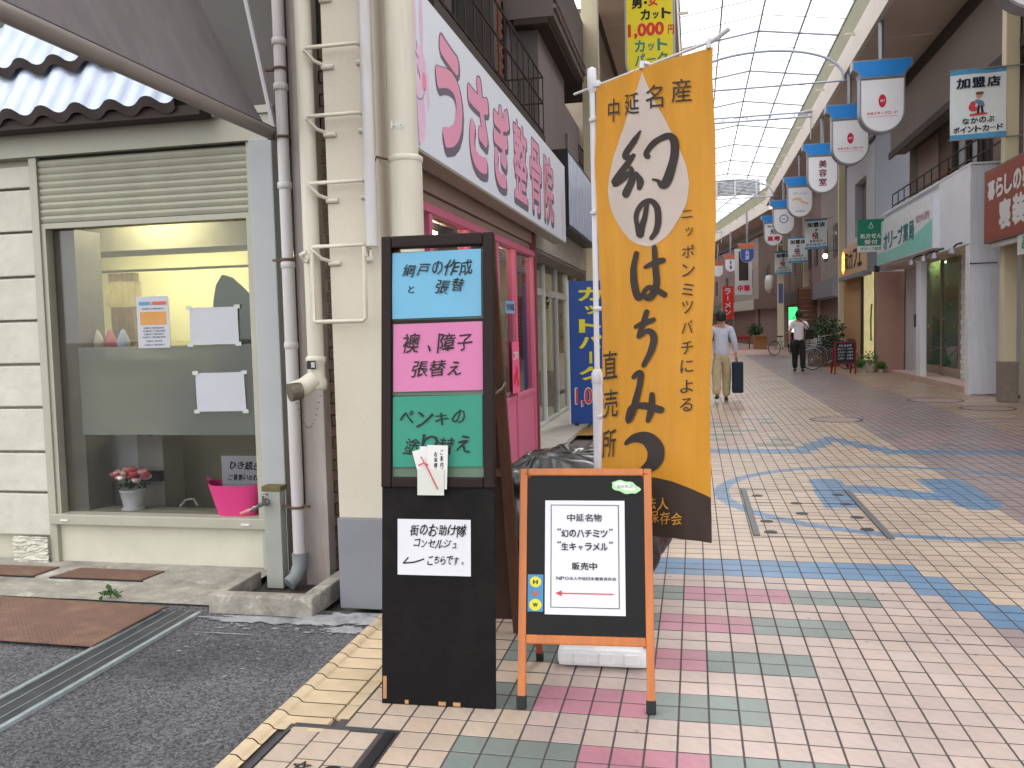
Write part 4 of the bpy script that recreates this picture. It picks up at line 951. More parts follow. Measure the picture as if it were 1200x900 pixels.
t = MB(); col_text(t, 'お客様各位', -.0, 1.02, .014, .11, hand=True, y=-.0495, offset=.02); col_text(t, 'ご案内状', .025, 1.03, .012, .1, hand=True, y=-.0495, offset=.02); t.build('lettering', m_ink, env)
wc = root('white_card', 'white handwritten card on the black lower half of the tall board', 'paper', (-1.02, 3.235, 0), rot=(-lean, 0, .03))
MB().grid(lambda u, v: (-.17+.305*u, -.0145-.001*math.sin(6*u), .52+.225*v), 6, 6).build('sheet', mat('card_white', (220, 220, 226), .6, .03), wc)
t = MB(); row_text(t, '街のお助け隊', .0, .70, .235, .046, hand=True, y=-.017, offset=.016); row_text(t, 'コンセルジュ', -.01, .648, .19, .034, hand=True, y=-.017, offset=.016); row_text(t, 'こちらです。', .035, .582, .16, .034, hand=True, y=-.017, offset=.016)
W2 = lambda x, z: (x-.01, -.0168, z)
stroke(t, [(-.05, .585, .003), (-.09, .572, .003), (-.135, .567, .003)], W2); stroke(t, [(-.135, .567, .003), (-.115, .59, .0025)], W2); t.build('lettering', m_ink, wc)
# back frame of the board
def beam(name, m, p, q_, w, d, par):
    p, q_ = Vector(p), Vector(q_); L = (q_-p).length; o = MB().box(-w/2, w/2, -d/2, d/2, 0, L, ch=.004).build(name, m, par)
    o.rotation_mode = 'QUATERNION'; o.rotation_quaternion = (q_-p).to_track_quat('Z', 'Y'); o.location = p; return o
beam('back_leg', m_wood2, (.205, .23, 1.87), (.175, .86, .0), .05, .035, tb); beam('back_leg', m_wood2, (-.205, .23, 1.87), (-.205, .86, .0), .05, .035, tb)
beam('back_rail', m_wood2, (-.2, .58, .85), (.19, .58, .85), .04, .04, tb)
o = MB().box(-.195, .175, -.008, .008, 0, .80).build('back_panel', mat('back_panel_brown', (66, 44, 36), .7, .2, 8), tb, loc=(0, .60, .83), rot=(PI-math.atan2(.63, 1.87)*-1 if False else PI+.325, 0, 0))
o2 = MB().box(-.185, .185, -.006, .006, 0, 1.0).build('back_panel', MATS['back_panel_brown'], tb, loc=(0, .58, .86), rot=(.325, 0, 0))
MB().tube([(.225, .17, 1.24), (.24, .25, 1.255), (.235, .33, 1.27), (.225, .43, 1.27)], .005, 6).build('stay_chain', m_chr, tb)
# black plastic cover
m_bag = mat('black_plastic_sheet', (26, 26, 28), .28, .1, 6, spec=.7)
bg_ = root('covered_cart', 'cart hidden under a shiny crumpled black plastic sheet behind the two signs', 'covered cart', (-.60, 4.55, 0))
def bagf(u, v):
    a = 2*PI*u; b_ = v*PI*.97; e = .55
    sr = abs(math.sin(b_))**e
    cx = math.copysign(abs(math.cos(a))**.6, math.cos(a)); cy = math.copysign(abs(math.sin(a))**.6, math.sin(a))
    z = .50+.31*math.copysign(abs(math.cos(b_))**.55, math.cos(b_))
    w = .44+.03*math.sin(a*3); 
    p = Vector((w*cx*sr, .27*cy*sr, z+.04*cx*0))
    nn = noise.noise_vector(p*4.5)*.05+noise.noise_vector(p*11+Vector((3, 1, 2)))*.028
    f = .012*math.sin(a*17+p.z*20)
    return p+nn+Vector((f*cx, f*cy, .03*math.exp(-((p.x+.1)/.2)**2)))
MB().grid(bagf, 90, 46).build('plastic_sheet', m_bag, bg_, smooth=True)
for x in (-.25, .22):
    MB().lathe([(.10, -.03), (.13, -.025), (.13, .025), (.10, .03)], (x, 0, .13), 20, axis='y').build('wheel', m_dark, bg_)
    B('strut', m_dark, bg_, x-.02, x+.02, -.02, .02, .13, .35)
# wooden A-frame easel
m_org = mat('orange_varnished_wood', (190, 108, 44), .35, .16, 9, streak=True, spec=.5)
m_foot = mat('rubber_foot', (34, 34, 36), .8)
es = root('easel_sign', 'orange wooden A frame blackboard with a printed white notice', 'sign board', (-.435, 3.275, 0), .06); es.scale = (1.07, 1, .972)
el = math.atan2(.24, .95)
def eb(name, m, *b, ch=0, y=0, x=0):
    return MB().box(*b, ch=ch).build(name, m, es, rot=(-el, 0, 0), loc=(x, y, 0))
for x in (-.252, .223):
    eb('front_leg', m_org, x, x+.03, -.012, .014, .03, .975, ch=.005); eb('foot', m_foot, x-.003, x+.033, -.016, .018, 0, .05, ch=.004)
eb('top_rail', m_org, -.2215, .2225, -.0125, .0135, .945, .976, ch=.005); eb('bottom_rail', m_org, -.2215, .2225, -.0125, .0135, .255, .292, ch=.005)
eb('blackboard', mat('blackboard_face', (13, 14, 16), .4, .15, 3, spec=.2), -.2215, .2225, -.004, .004, .292, .945)
for x in (-.235, .215):
    o = MB().box(0, .026, -.01, .012, .03, .97, ch=.004).build('back_leg', mat('reddish_wood', (150, 72, 42), .4, .15, 9, streak=True), es, loc=(x, .50, 0), rot=(math.atan2(.27, .93), 0, 0))
    MB().box(-.002, .028, -.014, .016, 0, .045, ch=.004).build('foot', m_foot, es, loc=(x, .50, 0), rot=(math.atan2(.27, .93), 0, 0))
es2 = Matrix.Rotation(-el, 4, 'X')
def onez(nm, lab, cat):
    q = root(nm, lab, cat, (-.435, 3.275, 0), rot=(-el, 0, .06)); q.scale = (1.07, 1, .972); return q
nt_ = onez('printed_notice', 'white printed notice with a red arrow on the easel blackboard', 'notice')
MB().grid(lambda u, v: (-.152+.302*u, -.0052-.0012*math.sin(5*u+2*v), .375+.467*v), 6, 6).build('sheet', mat('notice_paper', (228, 228, 236), .5, .02), nt_)
t = MB()
for b in ((-.13, .128, .822, .8245), (-.13, .128, .403, .4055), (-.13, -.1275, .4056, .8219), (.1255, .128, .4056, .8219)): t.box(b[0], b[1], -.0078, -.0073, b[2], b[3])
row_text(t, '中延名物', -.002, .771, .135, .032, y=-.0082, offset=.02); put_text(t, '“', -.098, .722, .014, .01, y=-.0082, offset=.02); row_text(t, '幻のハチミツ', -.002, .706, .178, .031, y=-.0082, offset=.03); put_text(t, '”', .098, .722, .014, .01, y=-.0082, offset=.02)
put_text(t, '“', -.098, .669, .014, .01, y=-.0082, offset=.02); row_text(t, '生キャラメル', -.002, .652, .178, .031, y=-.0082, offset=.03); put_text(t, '”', .098, .669, .014, .01, y=-.0082, offset=.02)
row_text(t, '販売中', -.002, .572, .098, .031, y=-.0082, offset=.025); row_text(t, 'NPO法人中延日本蜜蜂保存会', .004, .522, .226, .014, y=-.0082, offset=.02)
t.build('lettering', m_ink, nt_)
t = MB(); t.box(-.09, .106, -.0086, -.0074, .459, .4635); t.poly([(-.112, .461), (-.088, .473), (-.088, .449)], -.0086, -.0074); t.build('red_arrow', mat('arrow_red', (206, 70, 74), .5), nt_)
sk = onez('round_face_sticker', 'narrow blue sticker with yellow figures stuck on the lower left of the blackboard', 'sticker')
B('sheet', mat('sticker_cyan', (70, 140, 190), .5), sk, -.217, -.158, -.0062, -.0045, .385, .535)
for z, r in ((.505, .022), (.412, .024)):
    MB().lathe([(0, -.0075), (r, -.007)], (-.1875, 0, z), 18, axis='y').build('yellow_disc', mat('disc_yellow', (222, 214, 60), .5), sk)
    t = MB(); put_text(t, 'H' if z > .45 else 'W', -.1875, z, .018, .016, y=-.0085, offset=.05); t.build('lettering', m_ink, sk)
MB().lathe([(0, -.0077), (.013, -.007)], (-.1875, 0, .458), 12, axis='y').build('face_print', mat('face_print', (170, 110, 90), .6), sk)
gs_ = onez('green_cloud_sticker', 'pale green leaf shaped sticker in the upper right corner of the blackboard', 'sticker')
def blob(cx, cz, a, b, y, mb, ph=0):
    mb.add([(cx+a*math.cos(2*PI*k/40)*(1+.07*math.cos(5*2*PI*k/40+ph)), y, cz-.010*math.cos(2*PI*k/40)+b*math.sin(2*PI*k/40)*(1+.1*math.sin(7*2*PI*k/40))) for k in range(40)], [tuple(range(40))]); return mb
blob(.155, .899, .054, .026, -.0052, MB()).build('sheet', mat('cloud_green', (176, 220, 170), .5), gs_); blob(.152, .902, .038, .015, -.0058, MB(), 1).build('inner_print', mat('cloud_white', (226, 236, 226), .5), gs_)
t = MB(); row_text(t, 'なかのぶ', .152, .902, .06, .013, y=-.0064, offset=.02); t.build('lettering', mat('cloud_ink', (90, 140, 110), .6), gs_)
# white water weight
tk = root('water_weight_base', 'white plastic water filled base of the banner pole under the easel', 'pole base', (-.42, 3.93, 0), .03)
m_tank = mat('white_plastic', (238, 238, 240), .4, .04, 4, dirt=.15, tint=(170, 165, 155))
MB().box(-.20, .20, -.23, .20, .005, .085, ch=.028).build('tank', m_tank, tk, smooth=False)
for x in (-.09, .02, .13): MB().box(x-.035, x+.03, -.236, -.22, .02, .07, ch=.006).build('rib', m_tank, tk)
MB().lathe([(.05, .08), (.045, .11), (.03, .13)], (-.07, .02, 0), 14).build('socket', m_tank, tk)
# banner
BP = Vector((-.44, 3.95, 0))
bp = root('banner_pole', 'white telescopic pole with a cross arm carrying the yellow banner', 'pole', BP[:])
m_pole = mat('white_pole', (214, 212, 218), .35, .04, 5)
MB().tube([(0, 0, .08), (0, 0, 1.28)], .024, 14).build('lower_pole', m_pole, bp, smooth=True); MB().lathe([(.024, 1.24), (.027, 1.25), (.027, 1.29), (.014, 1.31)], n=14).build('collar', m_pole, bp, smooth=True)
MB().tube([(0, 0, 1.28), (0, 0, 2.64)], .0125, 12).build('upper_pole', m_pole, bp, smooth=True)
MB().lathe([(0, 2.67), (.02, 2.66), (.022, 2.62), (.02, 2.57), (.012, 2.55)], n=12).build('arm_joint', m_pole, bp, smooth=True)
BR = Vector((.085, 3.50, 0)); bd_ = (BR-BP); bd_.z = 0; BL = bd_.length; bdir = bd_.normalized()
MB().tube([tuple(-bdir*.12+Vector((0, 0, 2.575))), tuple(bdir*(BL+.03)+Vector((0, 0, 2.575+.022)))], .006, 8).build('cross_arm', m_pole, bp, smooth=True)
MB().tube([tuple(bdir*(BL-.03)+Vector((0, 0, 2.59))), tuple(bdir*(BL+.03)+Vector((0, 0, 2.605))), tuple(bdir*(BL+.075)+Vector((0, 0, 2.62)))], .009, 8).build('arm_tip', m_pole, bp, smooth=True)
nb = Vector((bdir.y, -bdir.x, 0))
if nb.y > 0: nb = -nb
UW = BL-.035
def flag(u, v, lift=0.0):
    top = 2.57+.0*u; bot = .60+.015*u
    drop = .012*math.sin(PI*u*2)*0
    z = top+(bot-top)*v
    w = .030*math.sin(3.1*u+.6*v+.2)+.014*math.sin(7*u-2.2*v)*v+.012*math.sin(2*PI*v*1.3+u*2)+.03*v*v*u+.007*noise.noise(Vector((u*5, v*9, 0)))+.004*noise.noise(Vector((u*9+v*6, v*5, 7)))+.0025*noise.noise(Vector((u*16, v*30, 4)))
    return BP+bdir*(.035+UW*u*(1-.07*v))+nb*(w+lift)+Vector((0, 0, z))
fl_ = root('yellow_banner', 'tall yellow honey banner with a white drop and black brush letters', 'banner', (0, 0, 0))
m_yel = mat('banner_cloth', (216, 152, 46), .5, .09, 5, trans=.3, spec=.5, bump=.35, bscale=9, streak=True)
m_yel_b = mat('banner_brown', (62, 50, 44), .55, .05, 6, trans=.1)
def art(px, py):            # banner artwork units (photo-like 142 x ~540 grid) to cloth u, v
    u = (px-698)/141.0
    top = 94-32*u; bot = 600+40*u; v = (py-top)/(bot-top); u = u/(1-.07*v)
    return u, v-.018*math.sin(PI*min(1, max(0, v)))
def W(lift): return lambda x, z: flag(*art(x, -z), lift)
def persp_u(u): return u
vb = lambda u: .905-.005*math.sin(u*3)-.03*math.sin(PI*u)
MB().grid(lambda u, v: flag(u, v*vb(u)), 40, 70).build('cloth', m_yel, fl_, smooth=True)
MB().grid(lambda u, v: flag(u, vb(u)+v*(1-vb(u))), 40, 8).build('brown_hem', m_yel_b, fl_, smooth=True)
def sheet_from_outline(fn, m, name, lift):      # filled by rows: left(v), right(v)
    MB().grid(lambda u, v: (lambda a: W(lift)(a[0], a[1]))(fn(u, v)), 14, 60).build(name, m, fl_, smooth=True)
dl = [(84, 765, 766), (100, 761, 772), (120, 753, 780), (140, 744, 789), (160, 735, 797), (180, 727, 804), (200, 721, 809), (220, 718, 811), (240, 721, 808), (255, 727, 802), (270, 736, 794), (280, 745, 787), (287, 755, 778), (290, 765, 769)]
def drop(u, v):
    y = 84+206*v
    for (ya, la, ra), (yb, lb, rb_) in zip(dl[:-1], dl[1:]):
        if y <= yb+1e-6:
            t_ = (y-ya)/(yb-ya); l_ = la+(lb-la)*t_; r_ = ra+(rb_-ra)*t_; break
    return (l_+(r_-l_)*u, -y)
sheet_from_outline(drop, mat('banner_white', (226, 216, 208), .6, .04, 5, trans=.3), 'white_drop', .003)
m_bi = mat('banner_ink', (52, 42, 40), .6, .05)
def c7(L): return [(680+x/3, -(50+y/3), w/3) for x, y, w in L]
br = MB(); WL = W(.0065)
for L in ([(250,312,4),(225,345,11),(190,392,12),(215,402,9)], [(222,395,8),(185,440,14),(146,483,15),(175,478,12),(212,452,9)], [(213,440,8),(215,480,13),(192,528,15)], [(230,458,6),(243,488,12),(240,512,8)],
          [(270,402,10),(268,388,9),(300,352,10),(340,337,12),(358,362,13),(350,430,13),(322,508,15),(300,492,6),(284,486,4)],
          [(262,572,7),(254,612,8),(242,650,10),(234,680,10),(228,650,8),(226,608,9),(245,572,9),(272,560,9),(294,585,11),(297,630,11),(288,668,10),(272,692,8)]):
    stroke(br, c7(L), WL)
def pp(L): return [(x, -y, w) for x, y, w in L]
for L in ([(753,297,3),(749,315,4),(750,335,4.5),(755,349,4),(762,342,1.5)], [(763,314,2.2),(772,311,3.5),(782,308,3.5)], [(774,292,3),(775,316,3.5),(775,336,3.5),(768,350,4),(761,345,3),(768,338,3),(783,348,3.5)],
          [(751,382,2.5),(761,379,3.5),(771,376,3)], [(764,366,3),(760,380,3.2),(756,393,3.2)], [(756,394,2.5),(766,388,3),(773,396,4),(771,411,4),(763,427,3)],
          [(750,439,3),(759,436,4),(758,452,4),(751,474,5),(744,487,5),(746,474,3),(764,473,4),(782,480,4)], [(773,461,2.5),(772,478,4),(769,490,3)],
          [(741,513,2.5),(754,508,5),(769,511,7.5),(778,524,8.5),(776,538,8),(764,546,5),(750,549,2)]):
    stroke(br, pp(L), WL)
br.build('brush_lettering', m_bi, fl_)
t = MB(); WT = lambda q: flag(*art(q[0], -q[2]), .0065)
for c, x, y, w, h in (('中', 728, 125, 16, 28), ('延', 753, 120, 19, 26), ('名', 780, 114, 19, 28), ('産', 808, 110, 20, 28)): put_text(t, c, x, -y, w, h, offset=.006, warp=WT)
for c, y in zip('ニッポンミツバチによる', (256, 277, 300, 322, 345, 365, 388, 412, 433, 456, 477)): k = .7 if c == 'ッ' else 1; put_text(t, c, 808 if c != 'ッ' else 810, -y, 12*k, (9 if c == 'ニ' else 15)*k, offset=.008, warp=WT)
for c, y in zip('直売所', (422, 466, 511)): put_text(t, c, 713, -y, 25, 32, offset=.012, warp=WT)
t.build('lettering', m_bi, fl_)
t = MB(); m_gold = mat('banner_gold', (206, 150, 60), .6)
for i, c in enumerate('NPO法人'): put_text(t, c, 784-12*(4-i), -(586-2.2*(4-i)), 11, 14, offset=.01, warp=WT)
for i, c in enumerate('日本蜜蜂保存会'): put_text(t, c, 797-11*(6-i), -(605-2.7*(6-i)), 10, 14, offset=.01, warp=WT)
t.build('gold_lettering', m_gold, fl_)
for u in (.02, .47, .97): MB().tube([flag(u, 0), flag(u, -.012)+nb*.0, BP+bdir*(.035+UW*u)+Vector((0, 0, 2.585+.022*u))], .011, 6).build('hanging_loop', m_pole, fl_)
for v in (.07, .28, .5, .75): MB().tube([flag(0, v), BP+Vector((0, 0, flag(0, v).z))+nb*.015], .010, 6).build('pole_loop', m_pole, fl_)
# =================================================================== ARCADE ROOF
ALB[0] = 1.0
m_fas = mat('fascia_cream', (216, 206, 196), .6, .05, 1, dirt=.15, tint=(170, 155, 140))
m_soff = mat('soffit_tan', (204, 188, 174), .8, .05, 1, dirt=.2, tint=(180, 164, 150))
m_olive = mat('gutter_olive', (150, 148, 122), .7, .08, 2)
m_fine = mat('roof_bar_grey', (160, 164, 176), .5, .05, 3)
m_arch = mat('arch_tube_blue_grey', (178, 186, 206), .4, .05, 3)
m_poly = glass('roof_polycarbonate', (252, 252, 253), t=.98, rough=.3, diff=.28)
def roofz(x): return 10.06-.145*abs(x-1.92)
def arcade_roof(lab, org, rz, y0, n, ties):
    q = root('arcade_roof', lab, 'arcade roof', org, rz)
    xs = (-.30, .80, 1.92, 3.06, 4.12)
    st_ = 1.35; L = n*st_
    for a, b in zip(xs[:-1], xs[1:]):
        me = MB().grid(lambda u, v: (a+.02+(b-a-.04)*u, .02+(st_-.04)*v, roofz(a+.02+(b-a-.04)*u)), 5, 1).mesh('pane', m_poly)
        for j in range(n):
            o = bpy.data.objects.new('pane', me); COL.objects.link(o); o.parent = q; o.location = (0, y0+j*st_, 0)
    for x in xs: MB().box(x-.02, x+.02, y0, y0+L, roofz(x)-.05, roofz(x)+.012).build('long_bar', m_fine, q)
    for j in range(n+1):
        w = .032 if j % 3 == 0 else .013
        m_ = MB(); pts = [(x_, y0+j*st_, roofz(x_)-.03) for x_ in xs]
        m_.tube(pts, w, 6).build('cross_bar', m_fine, q)
    for s in (0, 1):
        f = (lambda x: x) if s else (lambda x: 3.8-x)
        B('gutter', m_olive, q, *(sorted((f(4.125), f(4.22)))+[y0, y0+L, 8.985, 9.72]))
        MB().box(*(sorted((f(4.10), f(4.22)))+[y0, y0+L, 8.28, 8.98]), ch=.01).build('fascia_beam', m_fas, q)
        for j in range(int(L/2.7)):
            B('soffit_panel', m_soff, q, *(sorted((f(4.221), f(6.7 if s else 5.75)))+[y0+j*2.7+.008, y0+j*2.7+2.692, 8.30, 8.34]))
        for j in range(int(L/2.7)):
            B('bracket', m_fas, q, *(sorted((f(3.86), f(4.098)))+[y0+j*2.7+1.3, y0+j*2.7+1.36, 8.84, 8.90]))
    for y, kind in ties:
        if kind == 'arch':
            MB().tube([(1.9+2.2*math.cos(a), y, 8.12+1.0*math.sin(a)**.8) for a in [PI*k/28 for k in range(29)]], .04, 8).build('arch', m_arch, q, smooth=True)
            MB().tube([(-1.0, y, 8.14), (4.9, y, 8.14)], .028, 8).build('tie_rod', m_arch, q, smooth=True)
        else:
            for z in (8.68, 8.84): MB().tube([(-.2, y, z), (4.09, y, z)], .035, 8).build('tie_rod', m_arch, q, smooth=True)
            for x in (.3, 1.1, 1.9, 2.7, 3.5): MB().tube([(x, y, 8.68), (x, y, 8.84)], .02, 6).build('strut', m_arch, q)
            MB().tube([(4.05, y, 7.9), (4.05, y, 8.8)], .02, 6).build('drop_rod', m_arch, q)
    return q
ar = arcade_roof('long translucent vaulted arcade roof with cream side beams', (0, 0, 0), 0, -9.7, 46, ((25.7, 'arch'), (32.2, 'tie'), (47.6, 'arch'), (4.0, 'arch')))
ga = root('roof_gable', 'grey slatted gable between white posts where the arcade roof bends', 'gable', (0, 52.6, 0))
for x in (.1, 1.35, 2.4, 3.6): MB().box(x-.05, x+.05, -.06, .06, 8.9, 9.95, ch=.01).build('post', m_white, ga)
m_lou = mat('louvre_grey', (128, 130, 136), .6, .05)
for k in range(11): B('slat', m_lou, ga, -.0, 3.8, .07, .09, 9.0+k*.083, 9.07+k*.083)
BEND = .14
ar2 = arcade_roof('second stretch of arcade roof bending away to the left in the distance', (.35, 53.6, 0), BEND, 0, 36, ((16, 'tie'), (30, 'arch')))
# pillars
m_pil = mat('cream_pillar', (208, 198, 168), .55, .06, 2, dirt=.2, tint=(160, 148, 120), streak=True)
m_pbase = mat('pillar_base_stone', (132, 122, 112), .8, .15, 8, bump=.3)
def pillar(x, y, lab, w=.22, base=.72):
    q = root('arcade_pillar', lab, 'pillar', (x, y, 0), group='cream pillars carrying the arcade roof')
    MB().box(-w/2, w/2, -.11, .11, base, 8.29, ch=.01).build('shaft', m_pil, q); MB().box(-w/2-.03, w/2+.03, -.14, .14, 0, base, ch=.01).build('base', m_pbase, q)
    return q
pillar(5.43, 16.8, 'nearest cream pillar on the right, under the brown shop sign')
pillar(5.10, 32.4, 'second cream pillar on the right, behind the red framed blackboard')
pillar(5.35, 44.6, 'third cream pillar on the right, above the green lit sign')
pillar(-1.80, 16.0, 'cream pillar on the left, between the clinic roofs and the yellow hanging sign', .30)
pillar(-1.75, 30.0, 'left cream pillar behind the banner, middle of the row'); pillar(-1.75, 44, 'left cream pillar behind the banner, farthest of the row')
wpz = root('white_sign_pillar', 'white pillar with dark vertical writing and a blue plate near the green lit sign', 'pillar', (4.72, 50.5, 0))
MB().box(-.17, .17, -.1, .1, 0, 8.2, ch=.01).build('shaft', mat('pillar_white', (226, 222, 196), .5, .03), wpz); B('plate', mat('plate_blue', (90, 110, 170), .5), wpz, -.12, .12, -.115, -.101, 2.6, 3.7)  # shaft in a plain warm white base colour
t = MB(); col_text(t, 'ア歯科医院', 0, 6.9, .24, 2.6, y=-.104, offset=.03); t.build('lettering', m_ink, wpz)
# ------------------------------------------------ hanging lantern signs
m_cap = mat('sign_cap_blue', (44, 142, 226), .4, .04); m_capo = mat('sign_cap_orange', (206, 108, 72), .5, .05); m_sil = mat('silver_edge', (150, 152, 160), .4, .06, metal=.5)
m_body = mat('sign_body_white', (240, 241, 246), .4, .03, 2)
def bodyshape(w, h, inset=0):
    r = w/2-inset; pts = [(-r, -inset)]; zc = -h+w/2
    pts += [(-r*math.cos(a), zc-r*math.sin(a)) for a in [PI*k/18 for k in range(19)]]
    pts.append((r, -inset)); return pts
def lantern(x, y, zt, w, lab, content, cap=m_cap, body=m_body, ht=1.12, rz=0, group='shield shaped lantern signs hanging along the arcade'):
    q = root('lantern_sign', lab, 'hanging sign', (x, y, zt), rz, group=group); cw = w*1.32; h = w*1.26*ht/1.12; ch_ = .36*cw
    MB().tube([(0, 0, 0), (0, 0, 8.3-zt)], .06, 8).build('hanger_rod', m_sil, q)
    MB().poly([(-cw/2, 0), (-cw/2, -ch_*.42), (-cw/2+.1*cw, -ch_*.62), (-w/2, -ch_*.9), (w/2, -ch_*.9), (cw/2-.1*cw, -ch_*.62), (cw/2, -ch_*.42), (cw/2, 0)], -.17, .17).build('cap', m_sil, q)
    MB().poly([(-cw/2+.03, -.03), (-cw/2+.03, -ch_*.40), (-cw/2+.12*cw, -ch_*.58), (-w/2+.02, -ch_*.82), (w/2-.02, -ch_*.82), (cw/2-.12*cw, -ch_*.58), (cw/2-.03, -ch_*.40), (cw/2-.03, -.03)], -.176, -.171).build('cap_face', cap, q)
    zb = -ch_*.9-.002
    MB().poly([(a, b+zb) for a, b in bodyshape(w, h)], -.15, .15).build('body_rim', m_sil, q)
    MB().poly([(a, b+zb) for a, b in bodyshape(w, h, .035)], -.156, -.151).build('body_face', body, q)
    content(q, w, h, zb); return q
m_redp = mat('sign_red', (206, 34, 66), .5)
def c_egg(q, w, h, zb):
    MB().poly([(.085*w*math.cos(a), zb-h*.42+.15*w*math.sin(a)) for a in [2*PI*k/24 for k in range(24)]], -.161, -.157).build('emblem', m_redp, q)
    t = MB(); row_text(t, '専門', 0, zb-h*.42, .10*w, .06*w, y=-.163, offset=.02); t.build('emblem_lettering', m_body, q)
    t = MB(); row_text(t, '中延スキップロード', 0, zb-h*.64, .68*w, .065*w, y=-.159, offset=.03); t.box(-.34*w, .34*w, -.16, -.158, zb-h*.70-.006, zb-h*.70); t.build('lettering', m_redp, q)
def c_col(s, m, f=.26):
    def g(q, w, h, zb):
        t = MB(); col_text(t, s, 0, zb-h*.10, w*f, h*.72, y=-.159, offset=.035); t.build('lettering', m, q)
    return g
def c_soft(q, w, h, zb):
    t = MB(); row_text(t, 'ファッション', 0, zb-h*.22, w*.6, .09*w, y=-.159, offset=.02); row_text(t, '洋品店', 0, zb-h*.8, w*.4, .08*w, y=-.159, offset=.02); t.build('lettering', mat('soft_blue', (110, 140, 190), .5), q)
    t = MB(); stroke(t, [(-.3*w, zb-h*.42, .03*w), (-.1*w, zb-h*.38, .05*w), (.1*w, zb-h*.5, .05*w), (.3*w, zb-h*.56, .03*w)], lambda x, z: (x, -.16, z)); t.build('swirl_print', mat('soft_orange', (236, 190, 150), .5), q)
def c_ring(q, w, h, zb):
    t = MB(); t.lathe([(.16*w, -.159), (.19*w, -.160), (.22*w, -.159)], (0, 0, zb-h*.4), 22, axis='y'); row_text(t, '時計', 0, zb-h*.4, w*.2, .1*w, y=-.159, offset=.02); t.build('emblem', mat('soft_grey_blue', (140, 152, 190), .5), q)
def c_two(q, w, h, zb):
    t = MB(); row_text(t, '和菓子', 0, zb-h*.14, w*.7, .12*w, y=-.159, offset=.03); col_text(t, '処', -.0, zb-h*.22, w*.34, h*.28, y=-.159, offset=.03); t.build('lettering', m_ink, q)
    t = MB(); row_text(t, '菓寿', 0, zb-h*.68, w*.72, .28*w, y=-.159, offset=.06); t.build('red_lettering', m_redp, q)
c_mar = c_col('美容室', mat('maroon_print', (120, 30, 70), .5))
lantern(4.22, 21.4, 7.40, .97, 'lantern sign with a red egg emblem, the nearer and larger looking of the two alike', c_egg)
lantern(4.22, 25.5, 7.42, .97, 'lantern sign with a red egg emblem, the one hanging just beyond its larger looking twin', c_egg)
lantern(4.22, 30.7, 7.42, .97, 'lantern sign reading 美容室 in maroon', c_mar)
lantern(4.22, 37.0, 7.38, .97, 'lantern sign with pale blue writing and an orange swirl', c_soft)
lantern(4.22, 43.5, 7.36, .97, 'lantern sign with a pale grey blue ring emblem', c_ring)
lantern(4.22, 49.0, 7.30, .97, 'far lantern sign with bold red characters at its foot', c_two)
def c_none(q, w, h, zb): pass
lantern(4.56, 13.3, 7.25, .95, 'blank round bottomed lantern sign cut off by the top right edge of the photo', c_none)
def c_cut(q, w, h, zb):
    t = MB(); put_text(t, '男', -.2, -.14+zb, .17, .17, y=-.159, offset=.05); put_text(t, '・', -.06, -.14+zb, .05, .05, y=-.159, offset=.05); row_text(t, 'カット', .1, -.33+zb, .50, .17, y=-.159, offset=.05); t.build('lettering', m_ink, q)
    t = MB(); put_text(t, '女', .06, -.12+zb, .16, .17, y=-.159, offset=.05); put_text(t, '1,000', -.06, -.58+zb, .58, .24, y=-.159, offset=.05); put_text(t, '円', .34, -.60+zb, .10, .15, y=-.159, offset=.04); t.build('red_lettering', mat('cut_red', (216, 40, 40), .5), q)
    t = MB(); row_text(t, 'カット', .02, -.82+zb, .54, .19, y=-.159, offset=.04); row_text(t, 'パーク', .02, -1.04+zb, .54, .2, y=-.159, offset=.04); t.build('green_lettering', mat('cut_green', (40, 130, 110), .5), q)
def yellow_sign():
    q = root('lantern_sign', 'yellow hanging lantern sign with the 1,000円 haircut price under a blue cap', 'hanging sign', (-.66, 14.6, 7.36), group='shield shaped lantern signs hanging along the arcade')
    MB().tube([(0, 0, 0), (0, 0, .95)], .06, 8).build('hanger_rod', m_sil, q)
    MB().poly([(-.58, 0), (-.58, -.28), (-.42, -.5), (.42, -.5), (.58, -.28), (.58, 0)], -.17, .17).build('cap', m_sil, q)
    MB().poly([(-.55, -.03), (-.55, -.27), (-.41, -.46), (.41, -.46), (.55, -.27), (.55, -.03)], -.176, -.171).build('cap_face', m_cap, q)
    MB().poly([(a, b-.502) for a, b in bodyshape(.80, 1.45)], -.15, .15).build('body_rim', m_sil, q); MB().poly([(a, b-.502) for a, b in bodyshape(.80, 1.45, .03)], -.156, -.151).build('body_face', mat('sign_body_yellow', (232, 214, 30), .4, .03), q)
    c_cut(q, .8, 1.4, -.502)
yellow_sign()
lantern(3.15, 54.3, 6.35, .80, 'small orange capped lantern sign with a blue face on the bend', c_col('呉服', m_white, .3), m_capo, mat('sign_body_blue', (44, 86, 168), .4), .9)
lantern(2.65, 66, 6.65, .84, 'orange capped lantern sign with thin black and red writing beyond the bend', c_col('茶舗', m_ink, .2), m_capo, m_body, 1.0)
lantern(1.95, 74, 6.75, .84, 'farthest orange capped lantern sign, plain white, beside the banner edge', c_none, m_capo, m_body, 1.0)
